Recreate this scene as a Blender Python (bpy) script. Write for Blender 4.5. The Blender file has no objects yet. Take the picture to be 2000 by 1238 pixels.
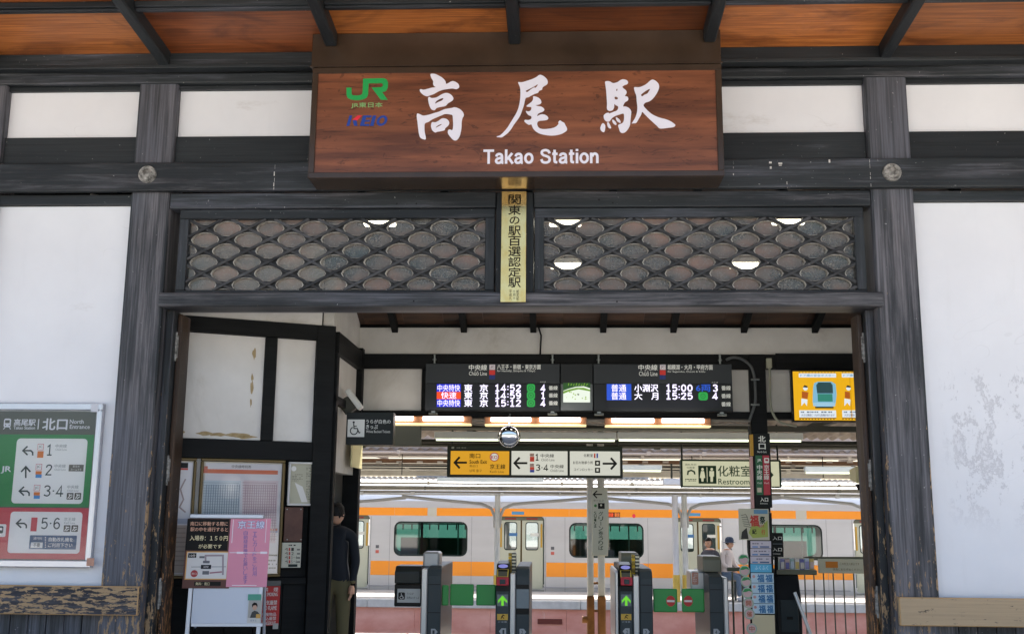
import bpy, bmesh, math, random
from mathutils import Vector, Matrix
random.seed(7)
R = math.radians
sc = bpy.context.scene
COL = sc.collection

# ------------------------------------------------------------------ camera
FPX, PIT, YAW, ROL = 2050.0, R(10.6), R(2.5), R(0.48)      # focal length in photo pixels (photo 2000 x 1238)
CAM = Vector((0, -9.0, 1.6))
_f = Vector((-math.sin(YAW)*math.cos(PIT), math.cos(YAW)*math.cos(PIT), math.sin(PIT)))
_r0 = Vector((math.cos(YAW), math.sin(YAW), 0)); _u0 = _r0.cross(_f)
_r = _r0*math.cos(ROL) + _u0*math.sin(ROL); _u = _r.cross(_f)
cd = bpy.data.cameras.new('camera'); cam = bpy.data.objects.new('camera', cd); COL.objects.link(cam)
cd.sensor_width = 36; cd.lens = FPX/2000*36; cd.clip_end = 3000; cd.clip_start = 0.05
cam.matrix_world = Matrix(((_r.x, _u.x, -_f.x, CAM.x), (_r.y, _u.y, -_f.y, CAM.y), (_r.z, _u.z, -_f.z, CAM.z), (0, 0, 0, 1)))
sc.camera = cam
# ------------------------------------------------------------------ light
SUN_EL, SUN_AZ = R(58), R(24)                              # azimuth from +Y towards +X (behind the station)
w = bpy.data.worlds.new('World'); sc.world = w; w.use_nodes = True
nt = w.node_tree; bg = nt.nodes['Background']
sky = nt.nodes.new('ShaderNodeTexSky'); sky.sky_type = 'NISHITA'; sky.sun_disc = False
sky.sun_elevation = SUN_EL; sky.sun_rotation = SUN_AZ; sky.air_density = 1.0; sky.dust_density = 4.0; sky.ozone_density = 1.0
nt.links.new(sky.outputs[0], bg.inputs[0]); bg.inputs[1].default_value = 0.13
sl = bpy.data.lights.new('sun', 'SUN'); sl.energy = 4.6; sl.angle = R(1.0); sl.color = (1, .95, .87)
so = bpy.data.objects.new('sun', sl); COL.objects.link(so)
sd = Vector((math.sin(SUN_AZ)*math.cos(SUN_EL), math.cos(SUN_AZ)*math.cos(SUN_EL), math.sin(SUN_EL)))
so.rotation_euler = sd.to_track_quat('Z', 'Y').to_euler(); so.location = (20, 40, 60)
vs = sc.view_settings; vs.view_transform = 'Standard'; vs.look = 'None'; EXPO = 1.62; vs.exposure = EXPO; vs.gamma = 1
vs.use_curve_mapping = False
sc.cycles.use_denoising = True; sc.cycles.max_bounces = 10; sc.cycles.diffuse_bounces = 5; sc.cycles.glossy_bounces = 4
sc.cycles.transparent_max_bounces = 16; sc.cycles.sample_clamp_indirect = 6

# ------------------------------------------------------------------ colours and materials
def lin(h, g=1.0):
    h = h.lstrip('#'); o = []
    for i in (0, 2, 4):
        c = int(h[i:i+2], 16)/255
        o.append(min(1, (c/12.92 if c <= .04045 else ((c+.055)/1.055)**2.4)*g))
    return tuple(o)+(1,)
MC = {}
def new_mat(name):
    m = bpy.data.materials.new(name); m.use_nodes = True
    return m, m.node_tree, m.node_tree.nodes['Principled BSDF']
def flat(h, rough=.55, g=1.0, metal=0, emit=0, coat=0):
    k = ('f', h, rough, g, metal, emit, coat)
    if k in MC: return MC[k]
    m, t, b = new_mat('paint'); c = lin(h, g) if isinstance(h, str) else tuple(h)+(1,)
    b.inputs['Base Color'].default_value = c; b.inputs['Roughness'].default_value = rough; b.inputs['Metallic'].default_value = metal
    if max(c[:3]) < .07 and not metal: b.inputs['Specular IOR Level'].default_value = .2
    if emit: b.inputs['Emission Color'].default_value = c; b.inputs['Emission Strength'].default_value = emit*2**-EXPO
    if coat: b.inputs['Coat Weight'].default_value = coat; b.inputs['Coat Roughness'].default_value = .08
    MC[k] = m; return m
class NT:
    def __init__(s, t): s.t = t
    def n(s, typ, **k):
        x = s.t.nodes.new('ShaderNode'+typ)
        for a, v in k.items():
            if a.startswith('i_'): 
                key = a[2:]; key = int(key) if key.isdigit() else key
                x.inputs[key].default_value = v
            else: setattr(x, a, v)
        return x
    def l(s, a, b): s.t.links.new(a, b)
    def coord(s, scale, rnd=True):
        tc = s.n('TexCoord'); mp = s.n('Mapping'); mp.inputs['Scale'].default_value = scale
        s.l(tc.outputs['Object'], mp.inputs['Vector'])
        if rnd:
            oi = s.n('ObjectInfo'); mu = s.n('VectorMath', operation='MULTIPLY'); mu.inputs[1].default_value = (37, 53, 71)
            s.l(oi.outputs['Random'], mu.inputs[0]); s.l(mu.outputs[0], mp.inputs['Location'])
        return mp.outputs[0]
    def noise(s, vec, scale, detail=4, rough=.55, dist=0):
        x = s.n('TexNoise'); x.inputs['Scale'].default_value = scale; x.inputs['Detail'].default_value = detail
        x.inputs['Roughness'].default_value = rough; x.inputs['Distortion'].default_value = dist
        s.l(vec, x.inputs['Vector']); return x.outputs['Fac']
    def ramp(s, fac, stops):
        x = s.n('ValToRGB'); e = x.color_ramp.elements
        while len(e) < len(stops): e.new(.5)
        for i, (p, c) in enumerate(stops):
            e[i].position = p; e[i].color = c if len(c) == 4 else tuple(c)+(1,)
        s.l(fac, x.inputs[0]); return x.outputs[0]
    def step(s, fac, a, b):
        x = s.n('MapRange'); x.interpolation_type = 'SMOOTHSTEP'; x.inputs[1].default_value = a; x.inputs[2].default_value = b
        s.l(fac, x.inputs[0]); return x.outputs[0]
    def math(s, op, a, b):
        x = s.n('Math', operation=op)
        for i, v in enumerate((a, b)):
            if isinstance(v, (int, float)): x.inputs[i].default_value = v
            else: s.l(v, x.inputs[i])
        return x.outputs[0]
    def mix(s, fac, a, b, mode='MIX'):
        x = s.n('Mix', data_type='RGBA', blend_type=mode)
        for i, v in ((0, fac), (6, a), (7, b)):
            if isinstance(v, (int, float)): x.inputs[i].default_value = v
            elif isinstance(v, tuple): x.inputs[i].default_value = v if len(v) == 4 else v+(1,)
            else: s.l(v, x.inputs[i])
        return x.outputs[2]
    def bump(s, h, b, strength=.3, dist=.004):
        x = s.n('Bump'); x.inputs['Strength'].default_value = strength; x.inputs['Distance'].default_value = dist
        s.l(h, x.inputs['Height']); s.l(x.outputs[0], b.inputs['Normal'])
def axis_scale(axis, along, across):
    v = [across]*3; v['xyz'.index(axis)] = along; return tuple(v)
def tone(q, c): return q.mix(1.0, c, (.50, .52, .55, 1), 'MULTIPLY')
def timber(axis, worn=.5, bare=.0, rough=.5, dark=(.012, .0145, .0155), mid=(.040, .046, .049), grey=(.20, .185, .195), tan=(.42, .27, .14), zwear=None):
    k = ('t', axis, worn, bare, rough, dark, mid, grey, tan, zwear)
    if k in MC: return MC[k]
    m, t, b = new_mat('painted_timber_'+axis); q = NT(t)
    v1 = q.coord(axis_scale(axis, 1.0, 55)); v2 = q.coord(axis_scale(axis, .5, 7)); v3 = q.coord(axis_scale(axis, 9, 34))
    grain = q.noise(v1, 1.0, 7, .7); patch = q.noise(v2, 1.0, 8, .72, .15); speck = q.noise(v3, 1.0, 5, .7)
    big = q.noise(q.coord(axis_scale(axis, .45, .9)), 1.0, 3, .5)
    c = q.ramp(grain, [(.28, dark), (.74, mid)])
    wf = q.step(q.math('ADD', q.math('MULTIPLY', patch, .65), q.math('MULTIPLY', big, .35)), .565-.16*worn, .70-.12*worn)
    gf = q.math('ADD', q.math('MULTIPLY', q.step(grain, .32, .68), .7), .2); f = q.math('MULTIPLY', wf, gf)
    c = q.mix(q.step(big, .38, .64), tone(q, c), c)
    c = q.mix(f, c, q.mix(q.step(big, .42, .6), grey, tuple(g_*k_ for g_, k_ in zip(grey, (.60, .66, .76)))))
    scr = q.noise(q.coord((38, 38, 38)), 1.0, 3, .6); c = q.mix(q.math('MULTIPLY', q.step(scr, .715, .74), .6), c, (.5, .48, .46, 1))
    if bare or zwear:
        bf = q.step(speck, .66-.32*bare, .70-.32*bare)
        if zwear:
            tc = q.n('TexCoord'); sx = q.n('SeparateXYZ'); q.l(tc.outputs['Object'], sx.inputs[0])
            z = q.step(sx.outputs[2], zwear[1], zwear[0]); sm = q.math('ADD', speck, q.math('MULTIPLY', z, .20)); bf = q.step(sm, .70, .74)
        c = q.mix(bf, c, q.mix(grain, tan, tuple(x*.55 for x in tan)))
    cr = q.noise(q.coord(axis_scale(axis, .35, 22)), 1.0, 3, .5)
    crack = q.step(cr, .305, .285); c = q.mix(q.math('MULTIPLY', crack, .8), c, (.006, .006, .006, 1))
    q.l(c, b.inputs['Base Color']); b.inputs['Roughness'].default_value = rough; b.inputs['Specular IOR Level'].default_value = .32
    h = q.math('SUBTRACT', grain, q.math('MULTIPLY', crack, 1.2)); q.bump(h, b, .45, .004)
    MC[k] = m; return m
def noisy(name, c1, c2, scale=(3, 3, 3), rough=.8, detail=5, bump=.15, bdist=.004, extra=None, lo=.35, hi=.7, rnd=False):
    m, t, b = new_mat(name); q = NT(t); v = q.coord(scale, rnd); n = q.noise(v, 1.0, detail, .6)
    c = q.ramp(n, [(lo, c1), (hi, c2)])
    if extra: c = extra(q, c)
    q.l(c, b.inputs['Base Color']); b.inputs['Roughness'].default_value = rough
    if bump: q.bump(q.noise(q.coord(tuple(6*s for s in scale), rnd), 1.0, 4), b, bump, bdist)
    return m
def emis(h, s):
    k = ('e', h, s)
    if k in MC: return MC[k]
    m, t, b = new_mat('light'); c = lin(h)
    b.inputs['Base Color'].default_value = (c[0]*.2, c[1]*.2, c[2]*.2, 1); b.inputs['Emission Color'].default_value = c; b.inputs['Emission Strength'].default_value = s*2**-EXPO
    MC[k] = m; return m
def glass(name, tint, refl=.5, rough=.02, base=.0, bumpy=0):
    m, t, b = new_mat(name); q = NT(t); t.nodes.remove(b); out = t.nodes['Material Output']
    tr = q.n('BsdfTransparent'); tr.inputs[0].default_value = tuple(tint)+(1,)
    gl = q.n('BsdfGlossy'); gl.inputs['Roughness'].default_value = rough
    lw = q.n('Fresnel'); lw.inputs[0].default_value = 1.5
    f = q.math('ADD', q.math('MULTIPLY', lw.outputs[0], refl), base)
    mx = q.n('MixShader'); q.l(f, mx.inputs[0]); q.l(tr.outputs[0], mx.inputs[1]); q.l(gl.outputs[0], mx.inputs[2]); q.l(mx.outputs[0], out.inputs[0])
    if bumpy:
        bp = q.n('Bump'); bp.inputs['Strength'].default_value = bumpy; bp.inputs['Distance'].default_value = .004
        q.l(q.noise(q.coord((9, 9, 14)), 1.0, 2), bp.inputs['Height']); q.l(bp.outputs[0], gl.inputs['Normal']); q.l(bp.outputs[0], lw.inputs['Normal'])
    return m

# ------------------------------------------------------------------ object helpers
def tag(o, label=None, cat=None, group=None, kind=None):
    for k, v in (('label', label), ('category', cat), ('group', group), ('kind', kind)):
        if v: o[k] = v
    return o
def thing(name, loc, label, cat, group=None):
    o = bpy.data.objects.new(name, None); COL.objects.link(o); o.location = loc; o.empty_display_size = .2
    return tag(o, label, cat, group)
def obj(name, me, parent=None, mats=None):
    if mats and not me.materials:
        for m in (mats if isinstance(mats, (list, tuple)) else [mats]): me.materials.append(m)
    o = bpy.data.objects.new(name, me); COL.objects.link(o)
    if parent is not None:
        o.parent = parent
        if parent.type == 'EMPTY': o.location = -parent.location
    return o
def copy_tree(o, parent=None, off=None):
    c = o.copy(); COL.objects.link(c); c.parent = parent
    if off is not None: c.location = o.location+Vector(off)
    for ch in list(o.children): copy_tree(ch, c)
    return c
def mesh(name, verts, faces, smooth=False):
    me = bpy.data.meshes.new(name); me.from_pydata([tuple(v) for v in verts], [], faces); me.update()
    if smooth:
        for p in me.polygons: p.use_smooth = True
    return me
class B:
    """collects shapes for one mesh; each shape may take its own material"""
    def __init__(s): s.v = []; s.f = []; s.m = []; s.mats = []
    def mi(s, m):
        if m not in s.mats: s.mats.append(m)
        return s.mats.index(m)
    def add(s, v, f, m):
        o = len(s.v); i = s.mi(m); s.v += [tuple(a) for a in v]
        for q in f: s.f.append([a+o for a in q]); s.m.append(i)
        return s
    def box(s, x0, x1, y0, y1, z0, z1, m, M=None):
        v = [Vector((x, y, z)) for x in (x0, x1) for y in (y0, y1) for z in (z0, z1)]
        if M: v = [M @ a for a in v]
        return s.add(v, [(0, 1, 3, 2), (4, 6, 7, 5), (0, 4, 5, 1), (2, 3, 7, 6), (0, 2, 6, 4), (1, 5, 7, 3)], m)
    def tube(s, pts, r, m, n=10, cap=True):
        pts = [Vector(p) for p in pts]; rs = r if isinstance(r, (list, tuple)) else [r]*len(pts)
        v = []; f = []; up = None
        for i, p in enumerate(pts):
            d = (pts[min(i+1, len(pts)-1)]-pts[max(i-1, 0)]).normalized()
            if up is None: up = Vector((0, 0, 1)) if abs(d.z) < .9 else Vector((0, 1, 0))
            a = d.cross(up).normalized(); b2 = a.cross(d).normalized(); up = b2
            for k in range(n):
                t = 2*math.pi*k/n; v.append(p+(a*math.cos(t)+b2*math.sin(t))*rs[i])
        for i in range(len(pts)-1):
            for k in range(n): f.append((i*n+k, i*n+(k+1) % n, (i+1)*n+(k+1) % n, (i+1)*n+k))
        if cap: f.append(tuple(range(n))[::-1]); f.append(tuple((len(pts)-1)*n+k for k in range(n)))
        return s.add(v, f, m)
    def prism(s, prof, axis, a0, a1, m):
        """profile of 2D points extruded along an axis (x: prof=(y,z); y: prof=(x,z); z: prof=(x,y))"""
        def P3(p, a): return {'x': (a, p[0], p[1]), 'y': (p[0], a, p[1]), 'z': (p[0], p[1], a)}[axis]
        n = len(prof); v = [P3(p, a0) for p in prof]+[P3(p, a1) for p in prof]
        f = [(i, (i+1) % n, n+(i+1) % n, n+i) for i in range(n)]+[tuple(range(n))[::-1], tuple(range(n, 2*n))]
        return s.add(v, f, m)
    def lathe(s, prof, c, axis, m, n=24):
        """prof = (radius, height) pairs around a local axis through c"""
        ax = Vector(axis).normalized(); up = Vector((0, 0, 1)) if abs(ax.z) < .9 else Vector((1, 0, 0))
        a = ax.cross(up).normalized(); b2 = ax.cross(a); c = Vector(c); v = []; f = []
        for r, h in prof:
            for k in range(n):
                t = 2*math.pi*k/n; v.append(c+ax*h+(a*math.cos(t)+b2*math.sin(t))*r)
        for i in range(len(prof)-1):
            for k in range(n): f.append((i*n+k, i*n+(k+1) % n, (i+1)*n+(k+1) % n, (i+1)*n+k))
        return s.add(v, f, m)
    def build(s, name, parent=None, smooth=False, bevel=0, edge_mat=None, segs=1):
        me = mesh(name, s.v, s.f); me.polygons.foreach_set('material_index', s.m)
        for m in s.mats: me.materials.append(m)
        bm = bmesh.new(); bm.from_mesh(me)
        bmesh.ops.recalc_face_normals(bm, faces=bm.faces)
        if bevel:
            ei = None
            if edge_mat is not None: me.materials.append(edge_mat); ei = len(me.materials)-1
            r = bmesh.ops.bevel(bm, geom=[e for e in bm.edges if e.is_manifold and e.calc_face_angle(0) > .5], offset=bevel, segments=segs, affect='EDGES', profile=.5)
            if ei is not None:
                for q in r['faces']: q.material_index = ei
        bm.to_mesh(me); bm.free()
        if smooth:
            for p in me.polygons: p.use_smooth = True
            if hasattr(me, 'set_sharp_from_angle'): me.set_sharp_from_angle(angle=R(40))
        return obj(name, me, parent)
def box(name, parent, x0, x1, y0, y1, z0, z1, m, bevel=.004, edge=None, segs=1):
    return B().box(x0, x1, y0, y1, z0, z1, m).build(name, parent, bevel=bevel, edge_mat=edge, segs=segs)

# ------------------------------------------------------------------ planes and printing
class Frame:
    """a plane in the place: origin, right, up, and a normal towards the viewer"""
    def __init__(s, o, ex=(1, 0, 0), ez=(0, 0, 1)):
        s.o = Vector(o); s.ex = Vector(ex).normalized(); s.ez = Vector(ez).normalized(); s.n = s.ex.cross(s.ez)
        if s.n.dot(CAM-s.o) < 0: s.n = -s.n
    def hit(s, px, py, w=0):
        d = _f*FPX+_r*(px-1000)-_u*(py-619); o = s.o+s.n*w
        t = (o-CAM).dot(s.n)/d.dot(s.n); p = CAM+d*t-s.o
        return p.dot(s.ex), p.dot(s.ez)
    def w(s, u, v, d=0): return s.o+s.ex*u+s.ez*v+s.n*d
    def pbox(s, x0, y0, x1, y1, w=0):
        xm, ym = (x0+x1)/2, (y0+y1)/2
        return s.hit(x0, ym, w)[0], s.hit(xm, y1, w)[1], s.hit(x1, ym, w)[0], s.hit(xm, y0, w)[1]
def FY(Y): return Frame((0, Y, 0))
def W(px, py, Y): u, v = FY(Y).hit(px, py); return Vector((u, Y, v))
def PB(x0, y0, x1, y1, Y): u0, v0, u1, v1 = FY(Y).pbox(x0, y0, x1, y1); return u0, u1, v0, v1     # X0 X1 Z0 Z1
TC = {}
def text_mesh(s):
    if s in TC: return TC[s]
    c = bpy.data.curves.new('t', 'FONT'); c.body = s; c.size = 1; c.resolution_u = 2
    o = bpy.data.objects.new('t', c); me = bpy.data.meshes.new_from_object(o)
    v = [(a.co.x, a.co.y) for a in me.vertices]; f = [tuple(p.vertices) for p in me.polygons]
    bpy.data.objects.remove(o); bpy.data.curves.remove(c); bpy.data.meshes.remove(me)
    if not v: v = [(0, 0)]
    TC[s] = (v, f); return TC[s]
def catmull(p, n=4, closed=True):
    out = []; N = len(p)
    for i in range(N if closed else N-1):
        g = lambda k: p[k % N] if closed else p[max(0, min(N-1, k))]
        a, b, c, d = g(i-1), g(i), g(i+1), g(i+2)
        for j in range(n):
            t = j/n; t2 = t*t; t3 = t2*t
            out.append(tuple(.5*(2*b[k]+(c[k]-a[k])*t+(2*a[k]-5*b[k]+4*c[k]-d[k])*t2+(3*b[k]-a[k]-3*c[k]+d[k])*t3) for k in (0, 1)))
    if not closed: out.append(tuple(p[-1]))
    return out
def fill2d(loops):
    c = bpy.data.curves.new('c', 'CURVE'); c.dimensions = '2D'; c.fill_mode = 'BOTH'
    for lp in loops:
        s = c.splines.new('POLY'); s.points.add(len(lp)-1); s.use_cyclic_u = True
        for q, a in zip(s.points, lp): q.co = (a[0], a[1], 0, 1)
    o = bpy.data.objects.new('c', c); me = bpy.data.meshes.new_from_object(o)
    r = [(a.co.x, a.co.y) for a in me.vertices], [tuple(p.vertices) for p in me.polygons]
    bpy.data.objects.remove(o); bpy.data.curves.remove(c); bpy.data.meshes.remove(me); return r
DG = {'0': [catmull([(.30+.215*math.cos(t*math.pi/8), .5+.42*math.sin(t*math.pi/8)) for t in range(17)], 2, False)],
 '1': [[(.10, .76), (.31, .93), (.31, .08)], [(.10, .06), (.52, .06)]],
 '2': [catmull([(.09, .70), (.14, .86), (.30, .93), (.47, .86), (.50, .70), (.40, .50), (.22, .28), (.09, .08)], 3, False)+[(.54, .08)]],
 '3': [catmull([(.09, .80), (.20, .92), (.38, .92), (.50, .78), (.44, .60), (.27, .52)], 3, False), catmull([(.30, .52), (.46, .45), (.52, .28), (.42, .11), (.26, .07), (.08, .17)], 3, False)],
 '4': [[(.40, 0), (.40, .94), (.06, .27), (.58, .27)]],
 '5': [[(.50, .92), (.15, .92), (.12, .54)]+catmull([(.14, .53), (.30, .61), (.46, .53), (.52, .34), (.44, .13), (.27, .06), (.08, .15)], 3, False)],
 '6': [catmull([(.48, .82), (.34, .93), (.18, .82), (.10, .55), (.11, .25), (.24, .08), (.40, .08), (.51, .24), (.49, .45), (.34, .57), (.18, .50), (.11, .34)], 3, False)],
 '9': [catmull([(.12, .18), (.26, .07), (.42, .18), (.50, .45), (.49, .75), (.36, .92), (.20, .92), (.09, .76), (.11, .55), (.26, .43), (.42, .50), (.49, .66)], 3, False)],
 ':': [[(.10, .22), (.10, .36)], [(.10, .64), (.10, .78)]], '.': [[(.04, .5), (.16, .5)]]}
def digits(P_, s, x0, y0, x1, y1, m, layer=2, wt=.17):
    """numerals drawn by strokes and fitted to a box"""
    adv = [.20 if c in ':.' else .60 for c in s]; tot = sum(adv)+.08*(len(s)-1); u0, v0, u1, v1 = P_.uv(x0, y0, x1, y1); sx, sy = (u1-u0)/tot, v1-v0; x = 0
    for c, a in zip(s, adv):
        for k_, st_ in enumerate(DG[c]): P_.ribbon([(u0+(x+p)*sx, v0+q_*sy) for p, q_ in st_], wt*min(sy, sx*1.3), m, layer+.2*k_)
        x += a+.08
class Print:
    """flat print on a plane, each layer a fraction of a millimetre above the one below"""
    STEP = .0009
    def __init__(s, fr, base=.002): s.fr = fr; s.b = B(); s.base = base; s.k = 0
    def w(s, layer): s.k += 1; return s.base+layer*s.STEP+(s.k % 7)*.00006
    def put(s, v2, f, m, layer): 
        d = s.w(layer); s.b.add([s.fr.w(u, v, d) for u, v in v2], f, m)
    def uv(s, x0, y0, x1, y1): return s.fr.pbox(x0, y0, x1, y1)
    def rect(s, x0, y0, x1, y1, m, layer=1):
        u0, v0, u1, v1 = s.uv(x0, y0, x1, y1); s.put([(u0, v0), (u1, v0), (u1, v1), (u0, v1)], [(0, 1, 2, 3)], m, layer)
    def rrect(s, x0, y0, x1, y1, m, layer=1, rad=.15):
        u0, v0, u1, v1 = s.uv(x0, y0, x1, y1); r = rad*min(u1-u0, v1-v0); p = []
        for cx, cy, a in ((u1-r, v1-r, 0), (u0+r, v1-r, 90), (u0+r, v0+r, 180), (u1-r, v0+r, 270)):
            for k in range(5): t = R(a+k*22.5); p.append((cx+r*math.cos(t), cy+r*math.sin(t)))
        s.put(p, [tuple(range(len(p)))], m, layer)
    def disc(s, cx, cy, rx, m, layer=1, ry=None, n=20):
        u0, v0, u1, v1 = s.uv(cx-rx, cy-(ry or rx), cx+rx, cy+(ry or rx)); a, b = (u0+u1)/2, (v0+v1)/2
        p = [(a+(u1-u0)/2*math.cos(2*math.pi*k/n), b+(v1-v0)/2*math.sin(2*math.pi*k/n)) for k in range(n)]
        s.put(p, [tuple(range(n))], m, layer)
    def ring(s, cx, cy, r0, r1, m, layer=1, a0=0, a1=360, n=28):
        u0, v0, u1, v1 = s.uv(cx-r1, cy-r1, cx+r1, cy+r1); a, b = (u0+u1)/2, (v0+v1)/2; ra = (u1-u0)/2; rb = ra*r0/r1; p = []
        for k in range(n+1):
            t = R(a0+(a1-a0)*k/n); p += [(a+ra*math.cos(t), b+ra*math.sin(t)), (a+rb*math.cos(t), b+rb*math.sin(t))]
        s.put(p, [(2*k, 2*k+2, 2*k+3, 2*k+1) for k in range(n)], m, layer)
    def poly(s, pts, m, layer=1):
        v, f = fill2d([[s.fr.hit(*p) for p in pts]]); s.put(v, f, m, layer)
    def line(s, pts, wpx, m, layer=1):
        p = [Vector(s.fr.hit(*a)) for a in pts]; px = abs(s.fr.hit(pts[0][0]+1, pts[0][1])[0]-p[0].x); s.ribbon(p, wpx*px, m, layer)
    def ribbon(s, p, wd, m, layer=1):
        v = []; p = [Vector(a) for a in p]
        for i, a in enumerate(p):
            d0 = (a-p[i-1]).normalized() if i else (p[1]-a).normalized(); d1 = (p[i+1]-a).normalized() if i < len(p)-1 else d0
            t = (d0+d1); t = t.normalized() if t.length > 1e-6 else d0
            nrm = Vector((-t.y, t.x)); k = wd/2/max(.5, nrm.dot(Vector((-d0.y, d0.x)))); v += [tuple(a+nrm*k), tuple(a-nrm*k)]
        s.put(v, [(2*i, 2*i+1, 2*i+3, 2*i+2) for i in range(len(p)-1)], m, layer)
    def text(s, t, x0, y0, x1, y1, m, layer=2, bold=0, keep=False, shear=0):
        """the string fitted to the box it fills in the place"""
        v, f = text_mesh(t); u0, v0, u1, v1 = s.uv(x0, y0, x1, y1)
        a0, a1 = min(p[0] for p in v), max(p[0] for p in v); b0, b1 = min(p[1] for p in v), max(p[1] for p in v)
        sx = (u1-u0)/max(1e-6, a1-a0); sy = (v1-v0)/max(1e-6, b1-b0)
        if keep: sx = sy = min(sx, sy)
        cu, cv, ca, cb = (u0+u1)/2, (v0+v1)/2, (a0+a1)/2, (b0+b1)/2
        base = [(cu+(p[0]-ca)*sx+shear*(p[1]-cb)*sy, cv+(p[1]-cb)*sy) for p in v]
        s.put(base, f, m, layer)
        for k in range(4 if bold else 0):
            d = bold*sy; ox, oy = ((d, 0), (-d, 0), (0, d*.8), (0, -d*.8))[k]
            s.put([(a+ox, b+oy) for a, b in base], f, m, layer+.15*(k+1))
    def vtext(s, t, x0, y0, x1, y1, m, layer=2, bold=0):
        h = (y1-y0)/len(t)
        for i, ch in enumerate(t):
            if ch != ' ':
                hh = .04 if ch not in 'のーっ・' else .14
                if ch == 'ー': s.rect((x0+x1)/2-(x1-x0)*.06, y0+h*(i+.1), (x0+x1)/2+(x1-x0)*.06, y0+h*(i+.9), m, layer)
                else: s.text(ch, x0+(x1-x0)*(0 if hh < .1 else .1), y0+h*(i+hh), x1-(x1-x0)*(0 if hh < .1 else .1), y0+h*(i+1-hh), m, layer, bold)
    def scribble(s, x0, y0, x1, y1, rows, m, layer=2, fill=.5, seed=1):
        """small unreadable print: rows of short dashes"""
        rg = random.Random(seed); h = (y1-y0)/rows
        for i in range(rows):
            x = x0
            while x < x1-1:
                wd = rg.uniform(1.2, 5)
                if rg.random() < .8: s.rect(x, y0+h*(i+.5-fill/2), min(x1, x+wd), y0+h*(i+.5+fill/2), m, layer)
                x += wd+rg.uniform(.5, 1.4)
    def build(s, name, parent): 
        b = s.b; me = mesh(name, b.v, b.f); me.polygons.foreach_set('material_index', b.m)
        for m in b.mats: me.materials.append(m)
        # faces look towards the viewer's side of the plane
        n = s.fr.n; me.update()
        fl = [p.index for p in me.polygons if p.normal.dot(n) < 0]
        if fl:
            bm = bmesh.new(); bm.from_mesh(me); bm.faces.ensure_lookup_table()
            bmesh.ops.reverse_faces(bm, faces=[bm.faces[i] for i in fl]); bm.to_mesh(me); bm.free()
        return obj(name, me, parent)
def slab(fr, u0, v0, u1, v1, d0, d1, m, name, parent, bevel=.003):
    """a plate on a plane from depth d0 (back) to d1 (front)"""
    M = Matrix(((fr.ex.x, fr.n.x, fr.ez.x, fr.o.x), (fr.ex.y, fr.n.y, fr.ez.y, fr.o.y), (fr.ex.z, fr.n.z, fr.ez.z, fr.o.z), (0, 0, 0, 1)))
    return B().box(u0, u1, d0, d1, v0, v1, m, M).build(name, parent, bevel=bevel)
def pslab(fr, x0, y0, x1, y1, d0, d1, m, name, parent, bevel=.003):
    u0, v0, u1, v1 = fr.pbox(x0, y0, x1, y1, d1); return slab(fr, u0, v0, u1, v1, d0, d1, m, name, parent, bevel)
def rim(fr, x0, y0, x1, y1, tpx, d0, d1, m, name, parent, bevel=.003):
    """four-sided frame of square mouldings"""
    u0, v0, u1, v1 = fr.pbox(x0, y0, x1, y1, d1); px = (u1-u0)/(x1-x0); t = tpx*px
    M = Matrix(((fr.ex.x, fr.n.x, fr.ez.x, fr.o.x), (fr.ex.y, fr.n.y, fr.ez.y, fr.o.y), (fr.ex.z, fr.n.z, fr.ez.z, fr.o.z), (0, 0, 0, 1)))
    b = B()
    b.box(u0, u1, d0, d1, v0, v0+t, m, M); b.box(u0, u1, d0, d1, v1-t, v1, m, M)
    b.box(u0, u0+t, d0, d1, v0+t, v1-t, m, M); b.box(u1-t, u1, d0, d1, v0+t, v1-t, m, M)
    return b.build(name, parent, bevel=bevel)

# ================================================================== THE SETTING
concrete = noisy('concrete', (.30, .295, .285), (.42, .41, .40), (1.3, 1.3, 1.3), .85, 6, .2)
ballast = noisy('ballast', (.10, .09, .08), (.26, .24, .22), (14, 14, 14), .95, 6, .6, .03)
asphalt = noisy('forecourt_paving', (.44, .42, .385), (.54, .52, .48), (2.1, 2.1, 2.1), .9, 6, .25)
tile_floor = noisy('concourse_floor', (.34, .34, .35), (.46, .46, .47), (1.2, 1.2, 1.2), .35, 4, .05)
tag(obj('ground', mesh('ground', [(-600, -600, -1.3), (600, -600, -1.3), (600, 600, -1.3), (-600, 600, -1.3)], [(0, 1, 2, 3)]), None, ballast), kind='structure')
P1E = 5.6
def struct(name, x0, x1, y0, y1, z0, z1, m, bevel=.01): return tag(box(name, None, x0, x1, y0, y1, z0, z1, m, bevel), kind='structure')
struct('forecourt', -60, 60, -45, -.2, -1.25, -.003, asphalt)
struct('concourse_floor', -12, 14, -.2, 3.0, -1.25, 0, tile_floor)
# near platform: deck, pale coping stones along the edge, tactile blocks
white_stone = noisy('coping_stone', (.55, .54, .52), (.70, .69, .67), (4, 4, 4), .8, 5, .15)
pf1 = struct('near_platform', -40, 40, 3.0, P1E-.32, -1.25, -.001, concrete)
for i in range(30):
    box('coping_stone', pf1, -15+i*1.0, -14.006+i*1.0, P1E-.318, P1E, -1.2, .004+.002*(i % 3), white_stone, .008)
ytac = flat('#c8a94c', .8)
for i in range(56):
    b = B(); b.box(-8.4+i*.302, -8.102+i*.302, P1E-1.0, P1E-.7, -.0005, .004, ytac)
    b.build('tactile_block', pf1, bevel=.002)
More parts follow.
